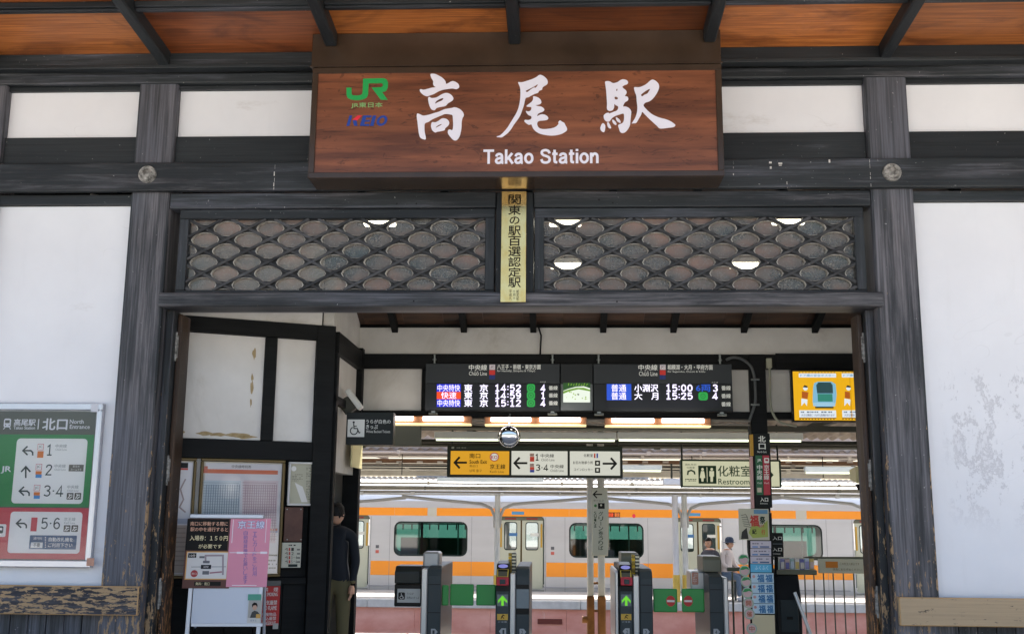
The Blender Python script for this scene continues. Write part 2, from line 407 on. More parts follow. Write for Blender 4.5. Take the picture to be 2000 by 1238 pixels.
# far platform with red brick face
P2N, P2F, P2Z = 13.8, 16.6, -.2
red_wall = noisy('red_painted_brick', (.66, .27, .21), (.82, .43, .36), (1.2, 1.2, 2.2), .85, 6, .2, .006, lambda q, c: q.mix(q.step(q.noise(q.coord((2.5, 1, .8), False), 1.0, 7, .7), .60, .72), c, (.78, .70, .66, 1)))
pf2 = struct('far_platform', -40, 40, P2N+.25, P2F, -1.25, P2Z, concrete)
for i in range(20):
    box('coping_stone', pf2, -13+i*1.5, -11.508+i*1.5, P2N-.06, P2N+.249, P2Z-.16, P2Z+.004, white_stone, .01)
for i in range(15):
    box('wall_panel', pf2, -11+i*1.6, -9.404+i*1.6, P2N+.03+random.uniform(-.004, .004), P2N+.249, -1.2, P2Z-.165, red_wall, .004)
box('recess_cover', pf2, *PB(1050, 1208, 1098, 1218, P2N-.005)[:2], P2N-.01, P2N+.03, *PB(1050, 1208, 1098, 1218, P2N)[2:], flat('#6a2a20'), .004)
for s_ in (0, 1):
    rl = B(); y = 7.6+s_*1.067
    rl.prism([(y-.065, -1.22), (y+.065, -1.22), (y+.01, -1.19), (y+.01, -1.11), (y+.035, -1.1), (y+.035, -1.07), (y-.035, -1.07), (y-.035, -1.1), (y-.01, -1.11), (y-.01, -1.19)], 'x', -60, 60, flat('#6b5a4c', .4, metal=.7))
    tag(rl.build('rail'), kind='structure')

# ================================================================== STATION BUILDING
TX, TZ, TY = timber('x', .5), timber('z', 1.15, zwear=(.2, 2.2), grey=(.215, .20, .208), dark=(.022, .024, .026), mid=(.078, .080, .085)), timber('y', .2)
TXd = timber('x', .15); TZd = timber('z', .25)
TXs = timber('x', 1.0, grey=(.22, .205, .21))
edge_tan = timber('z', .8, bare=.45, zwear=(1.2, 3.6))
BK = noisy('black_timber', (.0025, .003, .003), (.007, .008, .008), (2, 2, 20), .62, 4, .1, rnd=True); BK.node_tree.nodes['Principled BSDF'].inputs['Specular IOR Level'].default_value = .18
def pl_extra(q, c):
    st = q.noise(q.coord((.9, .9, 2.5), False), 1.0, 6, .7); c = q.mix(q.step(st, .62, .8), c, (.62, .60, .58, 1)); return hair(q, c)
def hair(q, c):
    n = q.noise(q.coord((.8, .8, 1.1), False), 1.0, 3, .5, .3); d_ = q.math('ABSOLUTE', q.math('SUBTRACT', n, .5), 0); k = q.noise(q.coord((.7, .7, .7), False), 1.7, 2, .5)
    c = q.mix(q.math('MULTIPLY', q.math('MULTIPLY', q.step(d_, .0022, .0006), q.step(k, .52, .62)), .12), c, (.45, .44, .43, 1))
    g = q.noise(q.coord((7, 7, 1.2), False), 1.0, 5, .65); return q.mix(q.math('MULTIPLY', q.step(g, .55, .8), .15), c, (.60, .59, .57, 1))
plaster = noisy('white_plaster', (.765, .765, .775), (.825, .825, .832), (1.1, 1.1, 1.1), .8, 6, .22, .003, pl_extra)
def peel(q, c):
    tc = q.n('TexCoord'); sx = q.n('SeparateXYZ'); q.l(tc.outputs['Object'], sx.inputs[0])
    mx = q.math('MULTIPLY', q.step(sx.outputs[0], 3.22, 3.42), q.step(sx.outputs[0], 5.0, 4.4))
    mz = q.math('MULTIPLY', q.step(sx.outputs[2], 1.42, 1.9), q.step(sx.outputs[2], 2.95, 2.72)); mk = q.math('MULTIPLY', mx, mz)
    a = q.noise(q.coord((5.5, 5.5, 3.2), False), 1.0, 9, .78, .2); b_ = q.noise(q.coord((9, 9, 4), False), 1.0, 6, .7, .6)
    edge = q.math('SUBTRACT', q.step(a, .52, .535), q.step(a, .55, .60)); sc_ = q.math('MULTIPLY', q.step(b_, .56, .66), q.step(a, .5, .56))
    c = q.mix(q.math('MULTIPLY', mk, q.math('MULTIPLY', q.step(a, .53, .56), .15)), c, (.60, .58, .61, 1))
    c = q.mix(q.math('MULTIPLY', mk, q.math('MULTIPLY', edge, .5)), c, (.42, .41, .42, 1))
    return hair(q, q.mix(q.math('MULTIPLY', mk, q.math('MULTIPLY', sc_, .22)), c, (.52, .51, .52, 1)))
plaster_peel = noisy('plaster_with_torn_poster_marks', (.765, .765, .775), (.825, .825, .832), (1.1, 1.1, 1.1), .8, 6, .22, .003, peel)

st = thing('station_building', (-.37, .15, 0), 'old half-timbered station entrance with white plaster panels, dark posts and deep wooden eave', 'building')
PL, PR = (-3.865, -3.50), (2.755, 3.13)
zb0, zb1 = W(1000, 369, -.07).z, W(1000, 313, -.07).z          # main tie beam
ZR0L, ZR1L = W(130, 1200, -.05).z, W(130, 1143, -.05).z
ZR0R, ZR1R = W(1880, 1223, -.05).z, W(1880, 1167, -.05).z
zf0, zf1 = W(1000, 128, -.1).z, W(1000, 97, -.1).z              # frieze
zt0, zt1 = W(1000, 157, -.015).z, zf0-.012                     # wall plate
for x0, x1 in (PL, PR, (-5.50, -5.11), (4.35, 4.72)):
    box('post', st, x0, x1, 0, .32, 0, zt1, TZ, .022, edge_tan, 2)
def beamx(name, x0, x1, y0, y1, z0, z1, m=TX, bevel=.012): return box(name, st, x0, x1, y0, y1, z0, z1, m, bevel, None, 2)
beamx('tie_beam', -7, -.2, -.07, -.001, zb0, zb1); beamx('tie_beam', -.196, 6, -.068, -.001, zb0, zb1)
beamx('wall_plate', -7, 6, -.02, .25, zt0, zt1, TX)
beamx('frieze_board', -7, 6, -.10, -.021, zf0+.035, zf1, TXd, .006)
beamx('frieze_lip', -7, 6, -.125, -.021, zf0-.002, zf0+.034, TXd, .006)
# upper plaster band with a board under it
zu0 = W(1000, 263, .06).z
for x0, x1 in ((-5.109, PL[0]-.001), (PL[1]+.001, PR[0]-.001), (PR[1]+.001, 4.349)):
    box('plaster_panel', st, x0, x1, .08, .18, zu0, zt0, plaster, .003)
    beamx('lower_board', x0, x1, .045, .16, zb1+.002, zu0-.003, TXd, .006)
    beamx('bead', x0, x1, .04, .079, zt0-.045, zt0-.003, TXd, .004)
# side walls below the tie beam
zs0 = W(130, 401, .05).z
for (x0, x1, zr0, zr1, pm) in ((-5.109, PL[0]-.001, ZR0L, ZR1L, plaster), (PR[1]+.001, 4.349, ZR0R, ZR1R, plaster_peel)):
    beamx('head_board', x0, x1, .035, .16, zs0, zb0-.003, TXd, .006)
    box('plaster_panel', st, x0, x1, .08, .18, zr0-.1, zs0-.003, pm, .003)
    n = 8; wd = (x1-x0)/n
    for i in range(n):
        box('wall_board', st, x0+i*wd+.003, x0+(i+1)*wd-.003, .05+random.uniform(0, .006), .079, 0, zr0-.004, timber('z', 1.0, grey=(.20, .19, .20)), .004)
rail_dark = timber('x', .6, bare=.52, tan=(.50, .33, .17), dark=(.02, .02, .026), mid=(.045, .047, .06))
rail_tan = timber('x', .2, bare=1.0, tan=(.58, .42, .25), rough=.6)
edge_rail = flat('#c09a6a', .7)
xl = W(270, 1170, -.05).x; xr = W(1757, 1195, -.05).x
box('worn_rail', st, -7, xl, -.055, -.001, ZR0L, ZR1L, rail_dark, .008, edge_rail)
tag(box('worn_rail', st, xr, 6, -.055, -.001, ZR0R, ZR1R, rail_tan, .008, edge_rail), 'worn rail with most of its dark paint rubbed off')
# nail-cover roundels on the tie beam
rnd_m = noisy('tarnished_metal', (.06, .055, .045), (.42, .40, .36), (30, 30, 30), .45, 5, .3, .003)
for px, py in ((288, 341), (1742, 337)):
    c = W(px, py, -.07); b = B(); b.lathe([(.0, .022), (.03, .021), (.045, .016), (.05, .012), (.066, .017), (.078, .014), (.083, .0)], c, (0, -1, 0), rnd_m, 28)
    b.build('nail_cover', st, smooth=True)
# transom sill and header
zs_b, zs_t = W(1000, 598, -.06).z, W(1000, 570, -.06).z
sill = beamx('transom_sill', -3.52, 2.80, -.06, .26, zs_b, zs_t, TXs, .015)
zh_b, zh_t = W(1000, 405, .0).z, zb0-.003
XC0, XC1 = W(968, 480, 0).x, W(1042, 480, 0).x
beamx('transom_header', PL[1]+.002, XC0-.002, .0, .2, zh_b, zh_t); beamx('transom_header', XC1+.002, PR[0]-.002, .0, .2, zh_b, zh_t)
box('centre_post', st, XC0, XC1, .02, .24, zs_t, zh_t, TZd, .008)
# ---- transom windows: lattice of crossed bars over glass, each cell with an oval cut-out
tglass = glass('old_glass', (.72, .68, .62), .8, .05, .0, bumpy=.25)
def dust_and_reflections(m):  # speckled film; its brown and teal patches are reflections painted into the colour
    t = m.node_tree; q = NT(t); out = t.nodes['Material Output']; old = out.inputs[0].links[0].from_socket
    df = q.n('BsdfDiffuse'); big = q.noise(q.coord((1.6, 1, 3.0), False), 1.0, 4, .6); sp_ = q.noise(q.coord((60, 60, 60), False), 1.0, 4, .7)
    c = q.ramp(big, [(.36, (.20, .24, .235)), (.5, (.32, .29, .255)), (.64, (.50, .34, .27))]); c = q.mix(q.step(sp_, .5, .75), c, (.5, .47, .43, 1)); q.l(c, df.inputs[0])
    mx = q.n('MixShader'); mx.inputs[0].default_value = .45; q.l(old, mx.inputs[1]); q.l(df.outputs[0], mx.inputs[2]); q.l(mx.outputs[0], out.inputs[0])
dust_and_reflections(tglass)
cusp_m = timber('x', .1, dark=(.012, .012, .011), mid=(.03, .03, .028)); pale = noisy('bare_wood_edge', (.22, .20, .17), (.50, .47, .41), (25, 25, 25), .7, 3, 0)
bar_m = timber('x', .8, grey=(.15, .14, .13), dark=(.025, .025, .025), mid=(.065, .063, .06))
def transom(px0, px1, apex0, apy, step_x, step_y):
    X0, X1 = W(px0, 488, .03).x, W(px1, 488, .03).x; Z0, Z1 = zs_t+.002, zh_b-.002
    fr = B(); y0, y1 = .03, .12; t1 = W(1000, 408, .03).z-W(1000, 426, .03).z; t2 = .085
    fr.box(X0, X1, y0, y1, Z1-t1, Z1, TX); fr.box(X0, X1, y0, y1, Z0, Z0+.035, TX)
    fr.box(X0, X0+t2, y0+.001, y1, Z0+.035, Z1-t1, TZd); fr.box(X1-t2, X1, y0+.001, y1, Z0+.035, Z1-t1, TZd)
    tw = fr.build('transom_window', st, bevel=.005)
    a0, a1, c0, c1 = X0+t2, X1-t2, Z0+.035, Z1-t1
    obj('glass_pane', mesh('glass_pane', [(a0, .095, c0), (a1, .095, c0), (a1, .095, c1), (a0, .095, c1)], [(0, 1, 2, 3)]), tw, tglass)
    ax, az = FY(.06).hit(apex0, apy); sx = abs(FY(.06).hit(apex0+step_x, apy)[0]-ax); sz = abs(FY(.06).hit(apex0, apy+step_y)[1]-az)
    k = sz/sx
    # bars: lines z-az = +-k (x-ax) + i*sz, clipped to the opening
    for sg, yb in ((1, .046), (-1, .0515)):
        for i in range(-30, 31):
            f = lambda x: az+sg*k*(x-ax)+i*sz
            xs = sorted([a0, a1]+[ax+(z-az-i*sz)/(sg*k) for z in (c0, c1)]); xa, xb = xs[1], xs[2]
            zm = f((xa+xb)/2)
            if not (c0 < zm < c1) or xb-xa < .02: continue
            hw = .0128; d = Vector((1, 0, sg*k)).normalized(); nn = Vector((-d.z, 0, d.x))*hw; b = B()
            p, q_ = Vector((xa, 0, f(xa))), Vector((xb, 0, f(xb)))
            prof = [p+nn, q_+nn, q_-nn, p-nn]
            v = [(a.x, yb-.008, a.z) for a in prof]+[(a.x, yb+.010, a.z) for a in prof]
            b.add(v, [(0, 1, 2, 3), (7, 6, 5, 4), (0, 4, 5, 1), (1, 5, 6, 2), (2, 6, 7, 3), (3, 7, 4, 0)], bar_m); b.build('lattice_bar', tw, bevel=.003)
    # cusped plates
    N = 24; hx, hz = sx/2, sz/2; base = None
    def plate():
        v = []; f = []; mi = []
        for j in range(N):
            t = 2*math.pi*j/N; c, s = math.cos(t), math.sin(t); q_ = 1/(abs(c)/hx+abs(s)/hz)
            e = 1/((abs(c)/(hx*.62))**1.9+(abs(s)/(hz*.64))**1.9)**(1/1.9)
            for rr, yy in ((q_*.985, .063), (e*1.05, .063), (e*.985, .0625), (e*.965, .090)): v.append((rr*c, yy, rr*s))
        for j in range(N):
            a, b2 = 4*j, 4*((j+1) % N)
            for r_ in range(3): f.append((a+r_, b2+r_, b2+r_+1, a+r_+1)); mi.append(0 if r_ == 0 else 1)
        me = mesh('lattice_cusp', v, f); me.polygons.foreach_set('material_index', mi); me.materials.append(cusp_m); me.materials.append(pale)
        return me
    base = plate()
    for i in range(-30, 31):
        for j in range(-30, 31):
            if (i+j) % 2 == 0: continue
            cx, cz = ax+i*hx, az+j*hz
            if cx+hx*.9 < a0 or cx-hx*.9 > a1 or cz+hz*.9 < c0 or cz-hz*.9 > c1: continue
            inside = cx-hx > a0 and cx+hx < a1 and cz-hz > c0 and cz+hz < c1
            if inside: o = obj('lattice_cusp', base, tw); o.location = (cx, 0, cz)
            else:
                bm = bmesh.new(); bm.from_mesh(base); bmesh.ops.translate(bm, verts=bm.verts, vec=(cx, 0, cz))
                for co, no in (((a0, 0, 0), (-1, 0, 0)), ((a1, 0, 0), (1, 0, 0)), ((0, 0, c0), (0, 0, -1)), ((0, 0, c1), (0, 0, 1))):
                    bmesh.ops.bisect_plane(bm, geom=bm.verts[:]+bm.edges[:]+bm.faces[:], plane_co=co, plane_no=no, clear_outer=True)
                if len(bm.faces):
                    me = bpy.data.meshes.new('lattice_cusp'); bm.to_mesh(me); me.materials.append(cusp_m); me.materials.append(pale); obj('lattice_cusp', me, tw)
                bm.free()
transom(347, 966, 445, 425, 84, 43.5)
transom(1044, 1690, 1055+97, 425, 86, 43.5)
# ---- door jambs with worn door edges and hinges
jb = timber('z', .35, zwear=(.3, 2.6)); worn_jamb = timber('z', .3, bare=.3, tan=(.42, .20, .08), zwear=(.2, 3.0), dark=(.03, .017, .01), mid=(.08, .045, .025))
for sgn, xp in ((1, PL[1]), (-1, PR[0])):
    a, b_ = sorted((xp, xp+sgn*.07)); box('door_jamb', st, a, b_, .10, .30, 0, zs_b, jb, .008, edge_tan)
    a, b_ = sorted((xp+sgn*.071, xp+sgn*.115)); box('door_edge', st, a, b_, .20, .42, 0, zs_b-.02, worn_jamb, .01)
    for z in (3.05, 1.95, .9):
        b = B(); xh = xp+sgn*.074; b.tube([(xh, .193, z-.13), (xh, .193, z+.13)], .011, rnd_m, 10)
        b.box(xh-.02, xh+.02, .1925, .1995, z-.1, z+.1, rnd_m); b.build('hinge', st)

# ---- eave: rafters, battens, ceiling panels
SL = .08; ZC = W(1000, 97, -.1).z
def ceil(Y): return ZC+SL*(-.1-Y)
def ply_extra(q, c):
    oi = q.n('ObjectInfo'); g = q.noise(q.coord((.8, 1.6, 1)), 1.6, 5, .6, 1.2)
    return q.mix(1.0, q.mix(q.math('MULTIPLY', q.step(g, .45, .72), .8), c, (.12, .032, .010, 1)), oi.outputs['Color'], 'MULTIPLY')
plywood = noisy('orange_plywood', (.27, .075, .018), (.60, .205, .052), (1.6, 60, 3), .40, 6, .06, .002, ply_extra, rnd=True)
RX = [W(320, 128, -.12).x, W(646, 96, -.42).x, W(1005, 96, -.42).x, W(1386, 88, -.42).x, W(1730, 114, -.12).x]
sp = (RX[4]-RX[0])/4; RX = [RX[0]-2*sp, RX[0]-sp]+RX+[RX[4]+sp, RX[4]+2*sp]
EAVE = -4.0
YB = -.3
while True:
    d = W(300, 25, YB).z
    if d < ceil(YB)-.055 or YB < -2.4: break
    YB -= .01
ybat = [YB-.05]
while ybat[-1]-.75 > EAVE+.3: ybat.append(ybat[-1]-.75)
for i in range(len(RX)-1):
    x0, x1 = RX[i]+.05, RX[i+1]-.05
    ys = [-.021]+ybat+[EAVE+.02]
    for j in range(len(ys)-1):
        ya, yb = ys[j]-(0 if j == 0 else .0), ys[j+1]
        ya2, yb2 = ya-.001, yb+.001
        v = [(x0, ya2, ceil(ya2)), (x1, ya2, ceil(ya2)), (x1, yb2, ceil(yb2)), (x0, yb2, ceil(yb2))]; v += [(a, b_, c+.012) for a, b_, c in v]
        o = obj('ceiling_panel', mesh('ceiling_panel', v, [(0, 3, 2, 1), (4, 5, 6, 7), (0, 1, 5, 4), (1, 2, 6, 5), (2, 3, 7, 6), (3, 0, 4, 7)]), st, plywood)
        t = {0: 1, 1: 1.0, 2: .62, 3: 1.05, 4: .34, 5: 1.12, 6: .72}.get(i, .9)*(1 if j == 0 else random.uniform(.5, 1.1)); o.color = (t, t*(.86 if t < .7 else 1), t*.9, 1)
    for yb in ybat:
        b = B(); b.box(x0+.006, x1-.006, yb-.05, yb+.05, ceil(yb)-.055, ceil(yb)-.002, TXd); b.box(x0+.006, x1-.006, yb-.03, yb+.03, ceil(yb)-.075, ceil(yb)-.0555, TX); b.build('batten', st, bevel=.006)
for i, x in enumerate(RX):
    ye = -.426 if 3 <= i <= 5 else -.127
    v = [(x+a, y, ceil(y)+h) for y in (ye, EAVE) for a, h in ((-.052, .03), (.052, .03), (.052, -.115), (.04, -.13), (-.04, -.13), (-.052, -.115))]
    me = mesh('rafter', v, [tuple(range(6))[::-1], tuple(range(6, 12))]+[(k, (k+1) % 6, 6+(k+1) % 6, 6+k) for k in range(6)])
    bm = bmesh.new(); bm.from_mesh(me); bmesh.ops.recalc_face_normals(bm, faces=bm.faces); bm.to_mesh(me); bm.free()
    obj('rafter', me, st, timber('y', .15))
box('fascia', st, -8.3, 7.6, EAVE-.05, EAVE, ceil(EAVE)-.14, ceil(EAVE)+.18, TX, .01)
# roof above (out of the frame, casts the building's shadow)
rt = noisy('roof_tiles', (.05, .055, .06), (.09, .095, .10), (3, 30, 3), .6, 4, .4, .02)
rf = B(); rf.prism([(EAVE-.15, ceil(EAVE)+.19), (EAVE-.15, ceil(EAVE)+.32), (.8, 7.5), (3.4, 5.2), (3.4, 5.05), (.8, 7.32)], 'x', -9, 8.4, rt); rf.build('roof', st)
for x in (-6.9, 6.0): box('gable_wall', st, x-.08, x+.08, -.0, 2.9, 0, 5.2, plaster, .01)

# ---- hall behind the entrance
grime = lambda q, c: q.mix(q.math('MULTIPLY', q.step(q.noise(q.coord((1.1, 1.1, .7)), 1.0, 7, .72, .6), .52, .75), .6), c, (.36, .32, .25, 1))
hallwhite = noisy('aged_plaster', (.52, .50, .45), (.64, .62, .57), (1.6, 1.6, 1.6), .8, 6, .2, .003, grime)
def stain(q, c):
    n = q.noise(q.coord((5, 5, 2.2), False), 1.0, 6, .7, .5); return q.mix(q.step(n, .60, .64), c, (.42, .30, .14, 1))
hallstain = noisy('stained_plaster', (.60, .575, .53), (.72, .695, .65), (1.4, 1.4, 1.4), .8, 6, .2, .003, grime)
YW = 2.6
zw = lambda y: W(1190, y, YW).z
# back wall: band, beams, posts, panels
box('hall_band', st, -2.25, 6.4, YW, YW+.1, zw(694), zw(640), hallwhite, .003)
box('hall_beam', st, -2.25, 6.4, YW-.06, YW+.1, zw(721), zw(693), BK, .006)
box('hall_beam', st, -2.25, 6.4, YW-.05, YW+.1, zw(818), zw(804), BK, .006)
for a, b_ in ((700, 823), (1400, 1468), (1494, 1700)):
    box('hall_panel', st, W(a, 760, YW).x, W(b_, 760, YW).x, YW, YW+.08, zw(804)+.002, zw(721)-.002, hallwhite, .003)
x0, x1 = W(1469, 900, YW-.06).x, W(1501, 900, YW-.06).x
box('hall_post', st, x0, x1, YW-.08, YW+.12, 0, zw(693)-.002, BK, .006)
box('hall_panel', st, W(823, 760, YW).x, W(1400, 760, YW).x, YW+.02, YW+.08, zw(804)+.002, zw(721)-.002, BK, .003)
# dark plank patches on the right of the back wall
box('dark_board', st, *PB(1515, 694, 1700, 724, YW-.07)[:2], YW-.075, YW-.0605, *PB(1515, 690, 1700, 722, YW-.07)[2:], BK, .003)
# sloping hall ceiling with rafters
hc = noisy('hall_ceiling_board', (.02, .009, .005), (.085, .038, .017), (2, 14, 2), .5, 5, .1, rnd=True)
zc1, zc0 = W(1190, 637, YW).z, W(1190, 640, YW).z+.95
box('sun_block_wall', st, -7, 6.4, YW+.101, YW+.2, W(1190, 700, YW).z, 5.4, BK, .003)  # unseen, added to block sun leaking in over the back wall
box('light_block_slab', st, -7, 6.3, .33, YW+.1, 5.0, 5.06, BK, .003)  # unseen dark slab, added to stop light showing between the ceiling boards
for i in range(24):
    xa = -4.4+i*.447
    b = B(); b.add([(xa, .33, zc0), (xa+.445, .33, zc0), (xa+.445, YW, zc1+.02), (xa, YW, zc1+.02), (xa, .33, zc0+.02), (xa+.445, .33, zc0+.02), (xa+.445, YW, zc1+.04), (xa, YW, zc1+.04)],
        [(0, 1, 2, 3), (7, 6, 5, 4), (0, 4, 5, 1), (1, 5, 6, 2), (2, 6, 7, 3), (3, 7, 4, 0)], hc); b.build('hall_ceiling_board', st)
for i in range(13):
    xa = -4.2+i*.78; b = B(); sl_ = (zc1+.02-zc0)/(YW-.33)
    b.add([(xa+s, y, zc0+sl_*(y-.33)-d) for y in (.33, YW-.002) for s in (0, .07) for d in (.002, .10)], [(0, 1, 3, 2), (4, 6, 7, 5), (0, 4, 5, 1), (2, 3, 7, 6), (0, 2, 6, 4), (1, 5, 7, 3)], BK); b.build('hall_rafter', st, bevel=.004)
b = B(); b.box(-2.25, 6.4, 1.5, 1.6, zc0+sl_*(1.55-.33)-.19, zc0+sl_*(1.55-.33)-.102, BK); b.build('hall_purlin', st, bevel=.004)
box('hall_side_wall', st, 6.3, 6.4, .33, YW, 0, 4.8, hallwhite, .003)
# angled wall on the left
A = W(345, 800, .62); Bp = W(648, 800, 1.22)
ex = Vector((Bp.x-A.x, Bp.y-A.y, 0)); AW = Frame((A.x, A.y, 0), ex); LEN = ex.length
def aw(name, x0, y0, x1, y1, d0, d1, m, bevel=.004): return pslab(AW, x0, y0, x1, y1, d0, d1, m, name, st, bevel)
slab(AW, -1.2, 0, LEN, 4.55, -.12, -.06, BK, 'angled_wall', st, .004)
hz = lambda y: AW.hit(500, y)[1]
slab(AW, -.9, hz(627), LEN-.13, 4.5, -.055, .0, hallstain, 'hall_panel', st)
slab(AW, -1.1, hz(657), LEN-.001, hz(627)-.002, -.055, .05, BK, 'hall_beam', st)
slab(AW, -1.1, hz(897), LEN-.001, hz(860)-.002, -.055, .04, BK, 'hall_beam', st)
u1 = AW.hit(514, 760)[0]; u2 = AW.hit(537, 760)[0]; u3 = AW.hit(614, 760)[0]
for a, b_ in ((-.9, u1), (u2, u3)): slab(AW, a+.002, hz(860)+.002, b_-.002, hz(657)-.002, -.055, -.005, hallstain, 'hall_panel', st)
slab(AW, u1, hz(860)+.002, u2, hz(657)-.002, -.055, .03, BK, 'hall_stud', st)
slab(AW, u3, 0, LEN, hz(627)-.003, -.054, .055, BK, 'hall_post', st)
slab(AW, -.9, hz(1115), AW.hit(505, 905)[0], hz(897)-.002, -.055, -.01, hallwhite, 'hall_panel', st)
for i in range(7): slab(AW, -.5+i*.26+.002, 0, -.5+(i+1)*.26-.002, hz(1140), -.055, -.012+.004*(i % 2), BK, 'wall_board', st)
slab(AW, -.6, hz(1141)+.001, u3-.002, hz(1128), -.055, .02, BK, 'hall_rail', st)
# stains on the angled wall panel: peeled strips
st_m = noisy('peeled_patch', (.30, .21, .09), (.46, .36, .2), (20, 20, 20), .9, 5, .2)
def patch(fr, pts, m, nm='peeled_patch', n=3):
    lp = catmull(pts, n); v, f = fill2d([[fr.hit(*p) for p in lp]]); b = B(); b.add([fr.w(u, v_, -.0035) for u, v_ in v], f, m); return b.build(nm, st)
rg = random.Random(3)
for cx, cy, wx, wy in ((497, 691, 4, 12), (493, 737, 2.5, 8), (492, 757, 3, 14), (490, 785, 2, 10), (352, 843, 9, 4), (400, 846, 16, 4.5), (425, 848, 18, 4), (462, 849, 26, 5), (480, 853, 22, 4)):
    patch(AW, [(cx+wx*math.cos(t)*rg.uniform(.6, 1.15), cy+wy*math.sin(t)*rg.uniform(.6, 1.15)) for t in [k*math.pi/5 for k in range(10)]], st_m)
# receding wall between the angled wall and the back wall
RW = Frame((Bp.x, Bp.y, 0), (-2.215-Bp.x, YW-Bp.y, 0)); RL = Vector((-2.215-Bp.x, YW-Bp.y)).length
slab(RW, 0, W(660, 900, 1.4).z-.1, RL, 4.0, -.12, -.01, hallwhite, 'receding_wall', st)
slab(RW, .0, zw(721)-.03, RL, zw(693)+.02, -.01, .05, BK, 'hall_beam', st)
slab(RW, .0, zw(815), RL, zw(800), -.01, .04, BK, 'hall_beam', st)
slab(RW, 0, 0, .1, zw(721)-.032, -.12, .04, BK, 'hall_post', st); slab(RW, RL-.12, 0, RL, 3.4, -.12, .055, BK, 'hall_post', st)
box('office_back_wall', st, -3.6, -3.5, 1.0, 3.2, 0, 2.6, BK, .003); box('office_end_wall', st, -3.5, -2.27, 2.75, 2.8, 0, 2.6, hallwhite, .003)
box('door_frame', st, -2.25, -2.19, YW+.0, YW+.14, 0, zw(818), flat('#b8b2a2', .6), .006)

# old paint drips and nail heads on the tie beam and headers
drip = flat('#c9c4bc', .7); nails = flat('#0c0c0c', .5)
for px, y0_, y1_, w_ in ((537, 322, 371, .006), (1432, 315, 352, .004), (1698, 312, 368, .005), (1505, 316, 330, .02), (1524, 318, 324, .03), (1537, 355, 368, .005), (1620, 312, 318, .012), (620, 318, 325, .01)):
    p, q_ = W(px, y0_, -.07), W(px, y1_, -.07); rg_ = random.Random(px); b = B(); z = p.z
    while z > q_.z:
        L = rg_.uniform(.012, .05); b.box(p.x+rg_.uniform(-.004, .004)-w_*.5, p.x+w_*rg_.uniform(.3, .6), -.0712, -.0702, max(q_.z, z-L), z, drip); z -= L+rg_.uniform(.005, .05)
    b.build('paint_drip', st)
for px, py in ((775, 398), (813, 398), (1170, 390), (1197, 396), (808, 588), (1205, 589)):
    p = W(px, py, -.002 if py < 500 else -.062); b = B(); b.lathe([(.0, .002), (.007, .002), (.008, 0)], p, (0, -1, 0), nails, 8); b.build('nail', st)

# ================================================================== STATION NAME SIGN
YS = -.42; SF = FY(YS)
def sign_grain(q, c):
    g = q.noise(q.coord((2.2, 1, 42), False), 1.0, 7, .72, 1.2); k = q.noise(q.coord((3.5, 1, 9), False), 1.0, 4, .6, 2.5)
    c = q.mix(q.math('MULTIPLY', q.step(g, .56, .66), .75), c, (.028, .008, .004, 1))
    return q.mix(q.math('MULTIPLY', q.step(k, .60, .66), .6), c, (.05, .014, .006, 1))
sign_wood = noisy('printed_wood_grain', (.105, .034, .0155), (.275, .092, .039), (.9, 1, 11), .34, 6, 0, extra=sign_grain)
brown_metal = noisy('brown_sheet_metal', (.035, .0215, .013), (.055, .034, .021), (2, 2, 2), .26, 4, .03)
x0, x1, z0, z1 = PB(606, 129, 1412, 346, YS)
sg = thing('station_name_sign', ((x0+x1)/2, -.25, z0), 'long brown wood-grain station name board with white brush lettering above the entrance', 'sign')
box('case', sg, x0+.001, x1-.001, YS+.03, -.0715, z0, z1, brown_metal, .004)
b = B(); t = .052
b.box(x0, x1, YS, YS+.03, z0, z0+t, brown_metal); b.box(x0, x1, YS, YS+.03, z1-t, z1, brown_metal)
b.box(x0, x0+t, YS, YS+.03, z0+t, z1-t, brown_metal); b.box(x1-t, x1, YS, YS+.03, z0+t, z1-t, brown_metal); b.build('frame', sg, bevel=.004)
box('face', sg, x0+t, x1-t, YS+.012, YS+.029, z0+t, z1-t, sign_wood, 0)
hb = PB(609, 68, 1408, 128, YS)
box('hood', sg, hb[0], hb[1], YS+.008, -.13, z1+.002, ceil(-.42)-.004, brown_metal, .004)
box('hood_drip', sg, hb[0]-.01, hb[1]+.01, YS-.015, YS+.0075, z1+.004, z1+.016, brown_metal, .002)
FACE = FY(YS+.012)
CH = []
def cal(org, k, loops): CH.append([[ (org[0]+x*k, org[1]+y*k) for x, y in lp] for lp in loops])
K = .12927
cal((800, 130), K, [[(315,125),(350,115),(400,125),(470,160),(520,200),(545,235),(553,270),(590,255),(625,235),(660,228),(705,245),(740,275),(750,310),(735,335),(700,348),(650,338),(580,345),(500,358),(430,385),(370,420),(310,440),(265,455),(220,440),(185,415),(160,385),(155,355),(180,350),(210,358),(260,348),(330,328),(395,318),(370,300),(355,270),(358,235),(345,205),(325,170)]])
cal((800, 130), K, [[(280,490),(300,465),(335,483),(400,475),(440,455),(490,425),(540,408),(590,412),(635,440),(662,480),(655,510),(625,535),(580,560),(550,595),(510,610),(450,620),(405,635),(378,665),(335,655),(310,620),(290,560)],[(385,560),(410,525),(460,495),(505,483),(508,500),(480,525),(430,545),(395,565)]])
